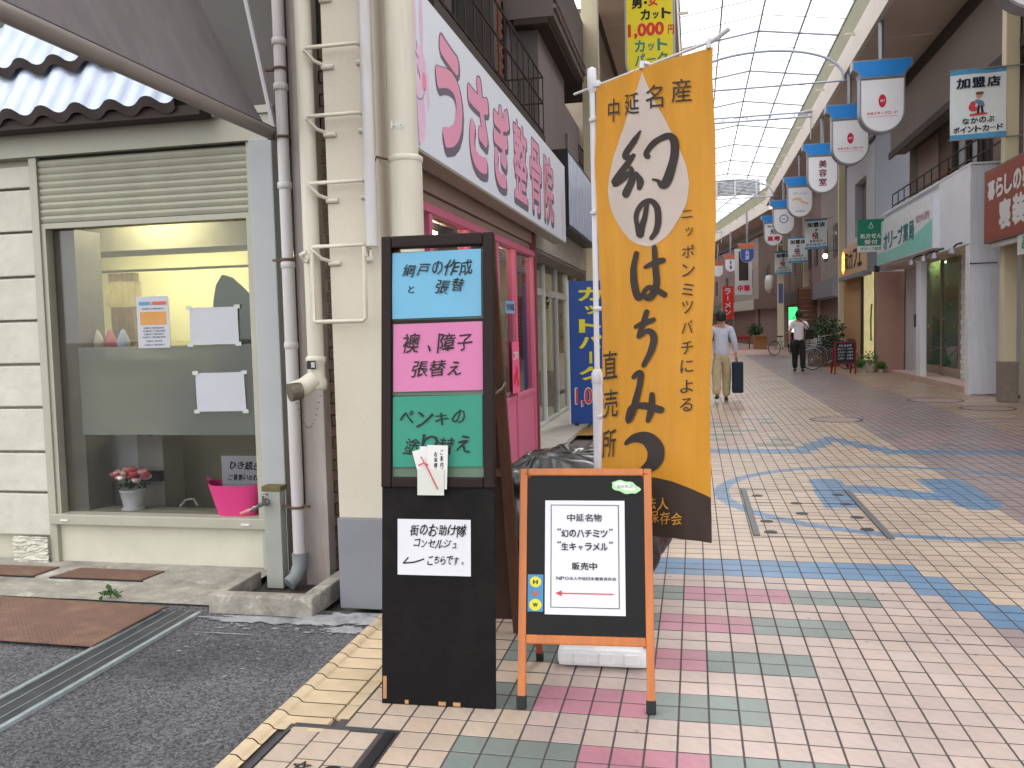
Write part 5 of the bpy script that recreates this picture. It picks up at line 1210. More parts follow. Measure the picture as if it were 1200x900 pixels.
# member shop banners
def member_banner(x, y, zb, w, h, lab, detail=True):
    q = root('member_banner', lab, 'banner', (x, y, zb), group='white and light blue member shop banners on the pillars')
    MB().grid(lambda u, v: (w*u, .02*math.sin(6*u+3*v), h*(.075+.85*v)+.02*u), 12, 12).build('cloth', mat('banner_pale', (226, 238, 242), .7, .04), q, smooth=True)
    for a, b in ((0, .075), (.925, 1)): MB().grid(lambda u, v: (w*u, .02*math.sin(6*u+3*(a+(b-a)*v)), h*(a+(b-a)*v)+.02*u), 12, 2).build('blue_band', mat('banner_sky', (84, 160, 206), .6), q, smooth=True)
    wp_ = lambda p: (p[0], .02*math.sin(6*p[0]/w+3*p[2]/h)-.012, p[2]+.02*p[0]/w)
    t = MB(); row_text(t, '加盟店', w*.5, h*.80, w*.82, h*.15, warp=wp_, offset=.05)
    row_text(t, 'なかのぶ', w*.5, h*.26, w*.58, h*.085, warp=wp_, offset=.04); row_text(t, 'ポイントカード', w*.5, h*.14, w*.9, h*.09, warp=wp_, offset=.04); t.build('lettering', mat('banner_navy', (30, 38, 58), .6), q)
    t = MB(); W3 = lambda a, b: wp_((a, 0, b))
    stroke(t, [(w*.40, h*.50, h*.035), (w*.38, h*.44, h*.04), (w*.44, h*.42, h*.03)], W3); stroke(t, [(w*.36, h*.34, h*.014), (w*.5, h*.345, h*.018), (w*.64, h*.345, h*.012)], W3); t.build('red_print', mat('print_coral', (206, 66, 70), .6), q)
    t = MB(); stroke(t, [(w*.46, h*.53, h*.025), (w*.54, h*.50, h*.035), (w*.58, h*.46, h*.02)], W3); t.build('shirt_print', mat('print_slate', (110, 130, 170), .6), q)
    t = MB(); stroke(t, [(w*.5, h*.46, h*.015), (w*.49, h*.36, h*.015)], W3); stroke(t, [(w*.55, h*.45, h*.015), (w*.57, h*.36, h*.015)], W3); t.build('trouser_print', m_ink, q)
    t = MB(); stroke(t, [(w*.5, h*.60, h*.035), (w*.52, h*.605, h*.03)], W3); t.build('face_print_', mat('print_skin', (206, 160, 140), .6), q); t = MB(); stroke(t, [(w*.47, h*.64, h*.02), (w*.56, h*.64, h*.02)], lambda a, b: (wp_((a, 0, b))[0], wp_((a, 0, b))[1]-.003, wp_((a, 0, b))[2])); t.build('hair_print', mat('print_brown', (130, 80, 60), .6), q)
    for z in (0, h): MB().tube([(-.02, 0, z), (w+.5, 0, z+.02)], .012, 6).build('arm', m_sil, q)
    return q
member_banner(4.42, 16.65, 4.62, .90, 1.20, 'large member shop banner reading 加盟店 hung above the white pharmacy wall')
member_banner(4.47, 37.5, 4.50, .88, 1.22, 'small member shop banner on the second pillar line, largest of the three far ones'); member_banner(4.40, 43.3, 4.35, .88, 1.22, 'far member shop banner, middle of the three overlapping'); member_banner(4.37, 50.0, 4.2, .90, 1.25, 'farthest member shop banner, leftmost of the three overlapping')
# =================================================================== RIGHT ROW
NR = -PI/2
# near bedding shop with brown sign
m_tanw = mat('tan_siding', (186, 164, 136), .7, .08, 2, dirt=.2)
r0 = root('bedding_shop', 'tan sided bedding shop with a grey shutter at the right edge', 'building', (5.55, 16.4, 0), NR)
for k in range(28): B('siding_board', m_tanw, r0, .0, 8, .0+(0), .03, 4.4+k*.14, 4.4+k*.14+.132)
B('wall', m_tanw, r0, -.0, 8, .031, .3, 2.9, 8.3); B('side_wall', m_tanw, r0, -.12, -.001, .0, 4, 0, 8.3)
for k in range(26): MB().box(.25, 7.8, .0, .03, k*.112, k*.112+.106, ch=.01).build('shutter_slat', m_sh1, r0)
MB().box(.02, .24, -.03, .2, 0, 2.9, ch=.01).build('shutter_guide', m_alu, r0)
B('eave', m_darkb, r0, -.2, 8, -.5, -.0, 7.2, 7.34); B('roof', m_up, r0, -.2, 8, 0, 4, 8.31, 8.36); B('rear_wall', m_tanw, r0, 0, 8, 3.9, 4, 0, 8.3)
bsg2 = root('bedding_sign', 'brown box sign with white letters 寝装品 over the bedding shop', 'sign', (5.10, 17.05, 2.82), NR)
MB().box(0, 4.6, 0, .3, 0, 1.28, ch=.01).build('cabinet', mat('sign_rim_brown', (120, 92, 80), .5), bsg2); B('panel', mat('sign_brown', (138, 66, 52), .45, .05), bsg2, .04, 4.56, -.005, 0, .04, 1.24)
t = MB(); row_text(t, '暮らしの夢を売る', 1.85, .90, 3.3, .34, y=-.008, offset=.06); row_text(t, '寝装品', 1.72, .42, 1.9, .50, y=-.008, offset=.07); t.build('lettering', m_white, bsg2)
B('under_lamp', m_white, bsg2, .2, 2.4, .05, .14, -.09, -.005)
ps = root('shop_poster', 'white poster with pink and green letters hanging below the brown sign', 'poster', (5.12, 15.45, 2.50), NR)
B('sheet', m_white, ps, 0, .6, 0, .006, 0, .62); t = MB(); put_text(t, '大', .2, .46, .2, .2, y=-.003, offset=.05); t.build('lettering', mat('poster_pink_ink', (220, 70, 110), .6), ps); t = MB(); put_text(t, '品', .3, .18, .2, .2, y=-.003, offset=.05); t.build('green_lettering', mat('poster_green_ink', (50, 150, 110), .6), ps)
# pharmacy
m_phw = mat('pharmacy_panel', (222, 226, 234), .5, .04, 2, dirt=.12, tint=(150, 150, 150))
ph = root('pharmacy', 'white clad pharmacy with a corrugated flank and a mint sign', 'building', (5.25, 26.4, 0), NR)
B('front_fascia', m_phw, ph, 0, 8.1, .04, .5, 3.0, 4.45)
MB().box(5.9, 8.1, -.02, .039, 2.95, 4.45, ch=.004).build('corner_panel', m_phw, ph)
def flank(u, v): return (8.1+.0-(.012*(1 if (int(u*46) % 2) else 0)), .0+.46*u, 4.45*v)
nn = 23
for k in range(nn): B('corrugation', m_phw, ph, 8.1, 8.125 if k % 2 else 8.11, .02*k, .02*k+.0195, .02, 4.44)
B('corner_trim', mat('trim_white', (222, 224, 228), .4), ph, 8.07, 8.13, -.03, -.001, 0, 4.47); B('top_trim', MATS['trim_white'], ph, 0, 8.14, -.03, .5, 4.451, 4.49)
B('band_cable', m_dark, ph, 8.127, 8.134, -.03, .46, 2.55, 2.57)
B('shutter_guide', MATS['trim_white'], ph, 7.75, 8.069, .0, .3, 0, 2.94)
for k in range(26): MB().box(5.22, 7.74, .62+.012*(k % 2), .66, k*.112+.02, k*.112+.125, ch=.008).build('side_slat', MATS['trim_white'], ph)
for a, b in ((2.2, 3.65), (3.70, 5.15)):
    B('pane', glass('pharmacy_glass', (206, 220, 214), t=.8, diff=.12), ph, a, b, .64, .65, .35, 2.95)
    B('window_frame', mat('brown_sash', (150, 132, 118), .5), ph, b, b+.045, .60, .67, .0, 2.96)
B('window_foot', MATS['brown_sash'], ph, 2.2, 5.15, .61, .67, .16, .345)
for a, b in ((2.25, 3.6), (3.75, 5.1)): B('blind', mat('blind_mint', (226, 232, 202), .8, .1, 3, trans=.7), ph, a, b, .7, .71, 1.15, 2.95); B('low_screen', mat('screen_aqua', (176, 214, 218), .7, .15, 2, trans=.7), ph, a, b, .69, .699, .2, 1.15)
for i in range(9): B('sticker', mat('sticker_mix%d' % (i % 3), ((206, 150, 80), (130, 160, 110), (170, 120, 150))[i % 3], .6), ph, 2.4+.28*i, 2.5+.28*i, .632, .637, 1.3+.17*(i*5 % 8), 1.37+.17*(i*5 % 8))
MB().box(3.62, 4.04, .06, .20, 0, 2.93, ch=.01).build('white_column', m_phw, ph)
B('entry_wall', mat('entry_grey', (196, 194, 200), .7), ph, 0, 2.15, .60, .66, 0, 3)
B('entry_step', mat('entry_step_tile', (186, 160, 150), .6), ph, 1.2, 8.0, .02, .60, 0, .14)
MB().box(1.5, 1.8, .50, .599, 1.3, 1.65, ch=.01).build('mailbox', m_dark, ph); B('tap_box', m_dark, ph, 1.9, 2.02, .55, .599, .5, .6)
B('soffit', m_soff, ph, 0, 8.05, .04, .66, 2.93, 2.995)
for x in (2.4, 5.6): B('ceiling_or_fill_tube', MATS['lit_tube'], ph, x, x+1.2, .85, .9, 2.9, 2.93)  # fill tubes added inside to brighten the blinds from behind
B('inner_wall', m_int, ph, 0, 7.75, 2.0, 2.1, 0, 3); B('inner_floor', MATS['grey_floor'], ph, 0, 7.75, .67, 2, 0, .1)
for x in (4.3, 5.4, 6.3, 7.6):
    MB().tube([(x, .03, 3.02), (x, -.12, 2.98), (x, -.2, 2.9)], .02, 6).build('spotlight_arm', m_dark, ph); MB().lathe([(.05, 0), (.085, -.12), (.0, -.06)], (x, -.2, 2.92), 12).build('spotlight', m_sil, ph)
B('ward_back', m_phw, ph, 0, 8.1, 4, 4.1, 0, 4.4); B('flat_roof', m_up, ph, 0, 8.1, .5, 4.1, 4.40, 4.445); B('far_wall', m_phw, ph, -.0, .1, .6, 4, 0, 4.4); B('flank_wall', m_phw, ph, 8.0, 8.099, .46, 4, 0, 4.4)
phs = root('pharmacy_sign', 'mint and white pharmacy sign reading オリーブ薬局', 'sign', (5.10, 26.35, 3.05), NR)
MB().box(0, 5.9, 0, .18, 0, 1.18, ch=.006).build('cabinet', m_phw, phs); B('panel', mat('sign_pale', (222, 226, 232), .4), phs, .03, 5.87, -.005, 0, .03, 1.15)
def wavef(u, v): x = .03+5.84*u; top = .34+.30*max(0, (u-.55)/.45)**1.5-.03*math.sin(u*6); return (x, -.0065, .03+(top-.03)*v)
MB().grid(wavef, 30, 2).build('mint_wave', mat('mint_print', (132, 206, 196), .4), phs)
t = MB(); put_text(t, '処', .35, .85, .3, .3, y=-.009, offset=.03); row_text(t, 'オリーブ薬局', 2.6, .58, 3.4, .46, y=-.009, offset=.05); t.build('lettering', mat('teal_print', (30, 120, 128), .4), phs)
t = MB(); row_text(t, '処方せん受付', 5.05, .78, 1.2, .18, y=-.009, offset=.03); t.build('small_lettering', mat('rose_print', (160, 110, 130), .4), phs)
gsn = root('green_prescription_sign', 'green square projecting sign reading 処方せん受付', 'sign', (4.48, 25.8, 3.42))
B('white_part', m_white, gsn, 0, .70, -.03, .03, 0, .17); B('green_part', mat('sign_green', (22, 122, 96), .4), gsn, 0, .70, -.03, .03, .171, .90); MB().tube([(.7, 0, .8), (.95, 0, .8)], .015, 6).build('arm', m_dark, gsn)
t = MB(); row_text(t, '処方せん', .35, .44, .58, .13, y=-.034, offset=.04); row_text(t, '受付', .35, .27, .36, .13, y=-.034, offset=.04); t.lathe([(.045, -.036), (.06, -.036)], (.35, 0, .70), 12, axis='y'); t.lathe([(0, -.036), (.022, -.036)], (.35, 0, .79), 10, axis='y'); t.build('lettering', m_white, gsn)
t = MB(); row_text(t, 'オリーブ薬局', .35, .085, .56, .09, y=-.034, offset=.02); t.build('small_lettering', mat('green_ink', (30, 100, 90), .5), gsn)
# dark upper storey over the pharmacy
ub2 = root('brown_upper_house', 'dark brown upper storey with a curtained window above the pharmacy', 'building', (6.0, 27, 4.5), NR)
m_umber = mat('umber_wall', (96, 82, 76), .7, .1, 2, dirt=.2); m_umb2 = mat('umber_beam', (112, 98, 90), .65, .08, 2, streak=True)
B('wall', m_umber, ub2, 0, 9.9, .1, .3, 0, 3.8); MB().box(0, 12.5, -.42, .0, 1.75, 3.2, ch=.02).build('eave_board', m_umb2, ub2); B('eave_lip', m_darkb, ub2, 0, 12.5, -.47, -.421, 1.62, 1.80); B('upper_board', m_darkb, ub2, 0, 12.5, -.2, .0, 3.21, 3.8)
B('window_opening', MATS['black_room'], ub2, 4.5, 7.2, .08, .099, .15, 1.62)
B('curtain', mat('pale_curtain', (150, 160, 162), .9, .15, 8, streak=True), ub2, 5.0, 5.55, .04, .06, .15, 1.55); B('curtain', MATS['pale_curtain'], ub2, 6.0, 6.35, .04, .06, .15, 1.55)
for x in (4.5, 5.6, 6.45, 7.2): B('window_frame', m_umber, ub2, x, x+.07, .0, .079, .1, 1.62)
MB().tube([(5.75, -.05, 0), (5.75, -.05, 1.35), (5.6, -.05, 1.5), (4.6, -.05, 1.5)], .03, 8).build('drain_tube', mat('brown_grey_pipe', (150, 140, 132), .5), ub2, smooth=True)
B('shutter_box', mat('chestnut', (120, 66, 50), .6), ub2, 3.6, 4.4, -.05, .09, .1, .6); B('panel', mat('mauve_panel', (126, 106, 100), .7), ub2, 7.3, 8.6, .05, .099, 0, 1.7); B('panel', MATS['mauve_panel'], ub2, 1.2, 3.2, .05, .099, 0, 1.7)
for z in (.3, .62): MB().tube([(0, -.35, z), (9.5, -.35, z)], .02, 6).build('rail', m_wire, ub2)
for k in range(14): MB().tube([(.7*k, -.35, -.02), (.7*k, -.35, .62)], .015, 5).build('baluster', m_wire, ub2)
B('side_wall', m_umber, ub2, 9.9, 10, .1, 4, -4.5, 3.8); B('roof', m_up, ub2, 0, 10, .3, 4, 3.8, 3.85)
# grey granular building
m_gran = mat('grey_pebble_render', (186, 186, 196), .85, .12, 30, bump=.7, bscale=60); 
gb = root('grey_render_building', 'pale grey pebble rendered building with a deep window beyond the pharmacy', 'building', (5.7, 35, 3.4), NR)
B('front_wall', m_gran, gb, 0, 1.7, 0, .3, 0, 4.2); B('front_wall', m_gran, gb, 3.8, 5.2, 0, .3, 0, 4.2); B('sill_wall', m_gran, gb, 1.7, 3.8, 0, .3, 0, 1.1); B('head_wall', m_gran, gb, 1.7, 3.8, 0, .3, 3.0, 4.2)
B('window_opening', mat('grey_room', (110, 112, 118), .5), gb, 1.7, 3.8, .25, .29, 1.1, 3.0); B('side_wall', mat('smooth_grey', (140, 142, 152), .75, .06, 2), gb, 5.201, 5.3, .0, 3, -3.4, 4.2)
B('roof', m_up, gb, 0, 5.3, 0, 3, 4.2, 4.3); B('roof_edge', m_dark, gb, 0, 5.35, -.08, -.001, 3.9, 4.0)
# warm lit cafe under it
m_ochre = mat('ochre_wall', (190, 148, 104), .75, .08, 2, dirt=.15)
cf = root('warm_cafe', 'ochre cafe front with a tall lit window and orange glowing letters', 'shopfront', (5.17, 33, 0), NR)
B('wall', m_ochre, cf, 0, 3.9, 0, .2, 0, 3.2); B('wall', mat('rosy_brown_wall', (168, 134, 120), .8, .08, 2), cf, 6.15, 6.42, -.02, 1.0, 0, 2.9)
B('lit_window', mat('lit_cafe_glass', (206, 194, 140), .4, .2, 3, emit=.22), cf, 4.04, 6.0, .05, .08, .3, 3.0)
for x in (3.9, 6.0): B('window_frame', m_dark, cf, x, x+.14, -.02, .1, .1, 3.1)
B('dado', MATS['entry_step_tile'], cf, 4.04, 6.0, -.0, .1, 0, .3); MB().tube([(5.3, .03, .9), (5.25, .03, 1.5), (5.4, .03, 2.0)], .03, 6).build('branch_print', mat('branch_green', (120, 116, 70), .8), cf)
cs = root('cafe_sign', 'tan sign board with dark and glowing orange characters over the cafe', 'sign', (5.02, 31.9, 3.0), NR)
B('board', mat('sign_tan', (206, 166, 126), .6, .08), cs, 0, 4.5, 0, .14, 0, .98); B('side_box', mat('grey_lip', (124, 126, 134), .6), cs, 4.501, 4.7, 0, .75, -.05, .98); B('lower_lip', MATS['grey_lip'], cs, 0, 4.5, -.1, .14, -.12, -.002)
t = MB(); row_text(t, '和カフェ', 2.2, .5, 3.2, .6, y=-.01, offset=.03); t.build('lettering', m_ink, cs)
t = MB(); put_text(t, '串', .4, .5, .5, .75, y=-.012, offset=.05); t.build('glowing_letter', mat('glow_orange', (255, 176, 70), .5, .0, emit=1.6), cs)
MB().lathe([(0, -.11), (.06, -.09), (.085, -.02), (.06, .05), (0, .06)], (0, 0, 0), 12).build('bulb', mat('bulb_glow', (255, 214, 150), .4, 0, emit=6), root('street_lamp_bulb', 'small glowing bulb hanging in front of the beige wall', 'lamp', (4.75, 33.8, 3.95)))
lb = bpy.data.objects['street_lamp_bulb']; MB().tube([(0, 0, .05), (0, 0, .16), (1.0, 0, .2)], .012, 5).build('arm', m_dark, lb)
# further right row
def right_house(lab, y0, y1, X, h, wm, sm, bm, lower=2.9):
    return plain_front('right_row_house', lab, X, y1, y1+(y1-y0), h, wm, sm, bm, rz=NR, org=(X, y1, 0))
m_b3 = mat('grey_beige_house', (158, 148, 142), .8, .1, 2, dirt=.2); m_b4 = mat('brown_house', (112, 92, 84), .8, .12, 2, dirt=.2)
right_house('grey beige house with shuttered ground floor right after the cafe', 35.2, 41, 5.45, 8, m_b3, mat('shut_brown', (118, 96, 86), .6), mat('awning_grey', (120, 122, 132), .6))
right_house('pinkish house in the middle of the far right row', 41.1, 46, 5.45, 7.6, m_w2, mat('shut_dark', (84, 74, 70), .6), mat('band_brown', (120, 76, 60), .6))
right_house('dark brown house at the bend on the right', 46.1, 54, 5.5, 7.8, m_b4, mat('shut_mauve', (140, 122, 118), .6), mat('band_dark', (70, 62, 60), .6))
def bent(x, y): c, s = math.cos(BEND), math.sin(BEND); return (.35+x*c-y*s, 53.6+x*s+y*c, 0)
for i, (a, b, wm, sm, lab) in enumerate(((0.5, 9, m_b4, 'shut_mauve', 'dark house just past the bend with a grey shutter'), (9.1, 18, m_b3, 'shut_brown', 'grey house past the bend behind the white framed vertical sign'), (18.1, 30, m_w2, 'shut_dark', 'pinkish house further past the bend'), (30.1, 48, m_w1, 'shut_brown', 'beige house at the far end past the bend'))):
    plain_front('far_row_house', lab, 0, 0, b-a, 7.6, wm, MATS[sm], mat('band_far%d' % i, ((110, 90, 80), (190, 186, 176), (90, 120, 100), (150, 80, 70))[i], .6), rz=NR+BEND, org=bent(5.3, b))
plain_front('far_row_house', 'house closing the view on the left after the bend', 0, 0, 40, 7.6, m_w1, m_sh1, mat('band_far5', (120, 110, 90), .6), rz=PI/2+BEND, org=bent(-1.8, 0))
plain_front('far_row_house', 'grey green house closing the end of the street', 0, 0, 16, 8.5, mat('grey_green_wall', (132, 140, 128), .8), m_sh1, mat('band_far6', (80, 120, 110), .6), rz=BEND, org=bent(-5, 48))
# things at the bend
vs_ = root('framed_vertical_sign', 'tall white framed sign with a dark centre and red characters at the bend', 'sign', (2.55, 57.0, 3.35), .05); vs_.scale = (.85, 1, 1)
B('board', m_white, vs_, 0, 1.25, 0, .2, 0, 2.9); B('dark_panel', m_darkb, vs_, .28, .98, -.006, 0, .9, 2.75); t = MB(); row_text(t, '中華', .62, .42, .95, .42, y=-.01, offset=.06); t.build('lettering', m_redp, vs_)
rbn = root('red_banner', 'red vertical banner with white writing far down the street', 'banner', (1.75, 57.5, 1.85))
MB().grid(lambda u, v: (.72*u, .05*math.sin(4*u+3*v), 2.1*v), 6, 12).build('cloth', mat('banner_red', (214, 44, 38), .6), rbn, smooth=True); t = MB(); col_text(t, 'ラーメン', .36, 2.0, .4, 1.8, y=-.06, offset=.04); t.build('lettering', m_white, rbn); MB().tube([(0, .02, -1.8), (0, .02, 2.2)], .02, 6).build('pole', m_pole, rbn)
gl_ = root('green_lit_sign', 'green and white lit sign standing beside the white sign pillar', 'sign', (4.75, 46.5, 1.0))
B('green_part', mat('lit_green', (60, 214, 110), .4, emit=.8), gl_, 0, .62, -.06, .06, .62, 1.3); B('white_part', mat('lit_white_box', (214, 232, 226), .4, emit=.5), gl_, 0, .62, -.06, .06, 0, .618); B('foot', m_dark, gl_, .05, .57, -.1, .1, -1, -.002)
stn = root('greengrocer_stand', 'produce stand with a red cloth, crates and greenery at the bend', 'market stand', (2.35, 53.5, 0))
B('table', mat('red_cloth', (150, 44, 52), .8), stn, 0, .9, 0, .8, .55, .75); B('leg', m_dark, stn, .02, .07, .02, .07, 0, .549); B('leg', m_dark, stn, .82, .87, .02, .07, 0, .549)
leaves(MB(), (1.2, .3, 1.1), .5, .3, .35, 260, .16).build('greenery', MATS['plant_dark'], stn)
crt = root('cardboard_box', 'brown cardboard box standing by the produce stand', 'box', (3.4, 52.6, 0)); MB().box(0, .75, 0, .6, 0, .8, ch=.01).build('box', mat('cardboard', (170, 128, 84), .9), crt); B('flap', MATS['cardboard'], crt, .05, .7, -.2, -.001, .74, .76)
pap = root('white_lantern', 'white paper lantern hanging under the eave at the bend', 'lantern', (4.35, 53.2, 3.8)); MB().lathe([(0, -.55), (.2, -.5), (.27, -.2), (.27, .2), (.2, .5), (0, .55)], n=14).build('shade', m_white, pap, smooth=True); MB().tube([(0, 0, .5), (0, 0, 1.2)], .015, 5).build('cord', m_dark, pap)
# shrubs and planters by the cafe
sb = root('dark_shrub', 'dark green shrub in a planter between the walking man and the bicycle wheel', 'shrub', (4.35, 31.3, 0))
leaves(MB(), (0, 0, 1.05), .75, .6, .62, 900, .13).build('foliage', MATS['plant_dark'], sb); MB().box(-.5, .5, -.3, .3, 0, .45, ch=.02).build('planter', mat('planter_brown', (110, 88, 74), .8), sb); MB().tube([(0, 0, .4), (0, 0, 1.2)], .04, 6).build('trunk', m_wood2, sb)
for i, (x, y, r, lab) in enumerate(((5.0, 26.7, .2, 'round green potted plant right of the red framed blackboard'), (4.72, 26.9, .12, 'smaller potted plant next to the blackboard leg'), (5.25, 26.5, .10, 'low potted plant against the cafe wall corner'))):
    q = root('potted_plant', lab, 'plant', (x, y, 0), group='potted plants by the cafe'); MB().lathe([(0, 0), (r*.6, 0), (r*.8, r*1.1), (r*.7, r*1.1), (0, r)], n=14).build('pot', mat('pot_grey', (176, 168, 160), .8), q); leaves(MB(), (0, 0, r*2), r*1.3, r*1.2, r, 220, .07, seed=i).build('foliage', mat('bright_leaf', (70, 120, 50), .6, .3, 9, trans=.2), q)
# red framed menu board
mb_ = root('menu_board', 'small red framed blackboard with chalk writing outside the cafe', 'sign board', (4.18, 25.95, 0), .12)
m_rf = mat('red_frame', (140, 30, 44), .5)
for x in (-.30, .26): MB().box(x, x+.04, -.02, .02, 0, .93, ch=.006).build('leg', m_rf, mb_)
for x in (-.29, .25): MB().box(0, .04, -.02, .02, 0, .93, ch=.006).build('back_leg', m_rf, mb_, loc=(x, .45, 0), rot=(.45, 0, 0))
for z in (.28, .89): B('rail', m_rf, mb_, -.2595, .2595, -.019, .019, z, z+.04)
B('blackboard', mat('slate', (34, 38, 50), .6, .15, 6), mb_, -.2595, .2595, -.01, .01, .321, .889)
t = MB(); row_text(t, 'おしながき', 0, .82, .36, .07, hand=True, y=-.013, offset=.02)
for k, s in enumerate(('あんみつ 五百円', 'ぜんざい 六百円', 'コーヒー 四百円', 'お抹茶 七百円')): row_text(t, s, 0, .72-.09*k, .42, .055, hand=True, y=-.013, offset=.01)
t.build('lettering', mat('chalk', (196, 200, 206), .9), mb_)
# bicycles
m_tyre = mat('tyre_rubber', (40, 40, 42), .85); m_spk = mat('bright_steel', (176, 178, 182), .3, .05, metal=.8)
def bicycle(x, y, rz, col, lab, basket=True):
    q = root('bicycle', lab, 'bicycle', (x, y, 0), rz, group='bicycles parked along the right side'); m = mat('bike_'+lab[:5], col, .4)
    for wx in (-.53, .53):
        ring = lambda r, t_: MB().tube([(wx+r*math.cos(a), 0, .33+r*math.sin(a)) for a in [2*PI*k/28 for k in range(29)]], t_, 6)
        w_ = ring(.315, .018).build('tyre', m_tyre, q, smooth=True); ring(.298, .010).build('rim', m_spk, q)
        sp = MB()
        for k in range(18):
            a = 2*PI*k/18; sp.tube([(wx, 0, .33), (wx+.3*math.cos(a), 0, .33+.3*math.sin(a))], .0022, 4, False)
        sp.build('spokes', m_spk, q); MB().lathe([(.02, -.04), (.02, .04)], (wx, 0, .33), 8, axis='y').build('hub', m_spk, q)
        MB().tube([(wx+.35*math.cos(a), 0, .33+.35*math.sin(a)) for a in [.25+2.3*k/10 for k in range(11)]], .012, 5).build('mudguard', m_spk, q)
    f = MB()
    for a, b in (((-.53, 0, .33), (-.08, 0, .30)), ((-.53, 0, .33), (-.2, 0, .72)), ((-.08, 0, .30), (-.22, 0, .78)), ((-.08, 0, .30), (.36, 0, .72)), ((-.18, 0, .6), (.36, 0, .78)), ((.34, 0, .9), (.53, 0, .33))): f.tube([a, b], .015, 6)
    f.build('frame', m, q)
    MB().tube([(.34, 0, .9), (.32, 0, 1.02), (.32, .22, 1.06), (.18, .28, 1.04)], .011, 6).build('handlebar', m_spk, q); MB().tube([(.32, 0, 1.02), (.32, -.22, 1.06), (.18, -.28, 1.04)], .011, 6).build('handlebar', m_spk, q)
    MB().box(-.34, -.1, -.07, .07, .84, .90, ch=.02).build('saddle', m_tyre, q); MB().tube([(-.22, 0, .74), (-.23, 0, .85)], .013, 6).build('seat_post', m_spk, q)
    MB().lathe([(.09, -.035), (.09, -.03)], (-.08, 0, .30), 16, axis='y').build('chainring', m_spk, q); MB().tube([(-.08, -.05, .30), (.06, -.06, .2)], .01, 5).build('crank', m_spk, q); MB().tube([(-.08, .05, .30), (-.22, .06, .4)], .01, 5).build('crank', m_spk, q)
    if basket:
        for z in (.72, .80, .88, .95): MB().tube([(.42, -.15, z), (.7, -.15, z), (.7, .15, z), (.42, .15, z), (.42, -.15, z)], .006, 4).build('basket_wire', m_spk, q)
        for xx, yy in ((.42, -.15), (.7, -.15), (.7, .15), (.42, .15), (.56, -.15), (.56, .15)): MB().tube([(xx, yy, .72), (xx, yy, .95)], .006, 4).build('basket_wire', m_spk, q)
    return q
bicycle(4.15, 28.6, PI, (70, 72, 78), 'grey city bicycle parked behind the red framed blackboard', True)
bicycle(4.55, 30.2, 2.8, (50, 50, 58), 'dark bicycle leaning behind the grey one near the cafe pillar')
bicycle(4.1, 42.2, .5, (120, 124, 130), 'distant silver bicycle by the white sign pillar', False)
cvr = root('covered_bicycle_load', 'black covered bundle between the parked bicycles', 'bundle', (4.75, 29.0, 0)); noisy(MB().box(-.22, .22, -.25, .25, .55, .95, ch=.09), .03, 6).build('cover', m_bag, cvr, smooth=True); MB().tube([(0, 0, 0), (0, 0, .6)], .03, 6).build('stand', m_dark, cvr)
gate = root('wooden_panel', 'reddish brown slatted wooden panel behind the man in white', 'panel', (5.25, 41.6, 0)); 
for k in range(14): B('slat', mat('red_brown_slat', (116, 74, 60), .7, .15, 8), gate, -.55, .75, 0, .03, .25+.2*k, .43+.2*k)
B('post', m_wood2, gate, -.62, -.551, -.02, .05, 0, 3.1); B('post', m_wood2, gate, .751, .82, -.02, .05, 0, 3.1)
# =================================================================== PEOPLE
def skinned(name, m, parent, pts, edges, root_i=0, lvl=2):
    me = bpy.data.meshes.new(name); me.from_pydata([p[:3] for p in pts], edges, [])
    o = bpy.data.objects.new(name, me); COL.objects.link(o)
    sk = o.modifiers.new('skin', 'SKIN'); sk.use_smooth_shade = True; sk.branch_smoothing = .6
    for i, v in enumerate(me.skin_vertices[0].data): v.radius = (pts[i][3], pts[i][4] if len(pts[i]) > 4 else pts[i][3]); v.use_root = (i == root_i)
    sb_ = o.modifiers.new('sub', 'SUBSURF'); sb_.levels = lvl; sb_.render_levels = lvl
    d = bpy.context.evaluated_depsgraph_get(); m2 = bpy.data.meshes.new_from_object(o.evaluated_get(d)); bpy.data.objects.remove(o); bpy.data.meshes.remove(me)
    m2.materials.clear(); m2.materials.append(m); m2.name = name
    for p in m2.polygons: p.use_smooth = True
    return obj(name, m2, parent)
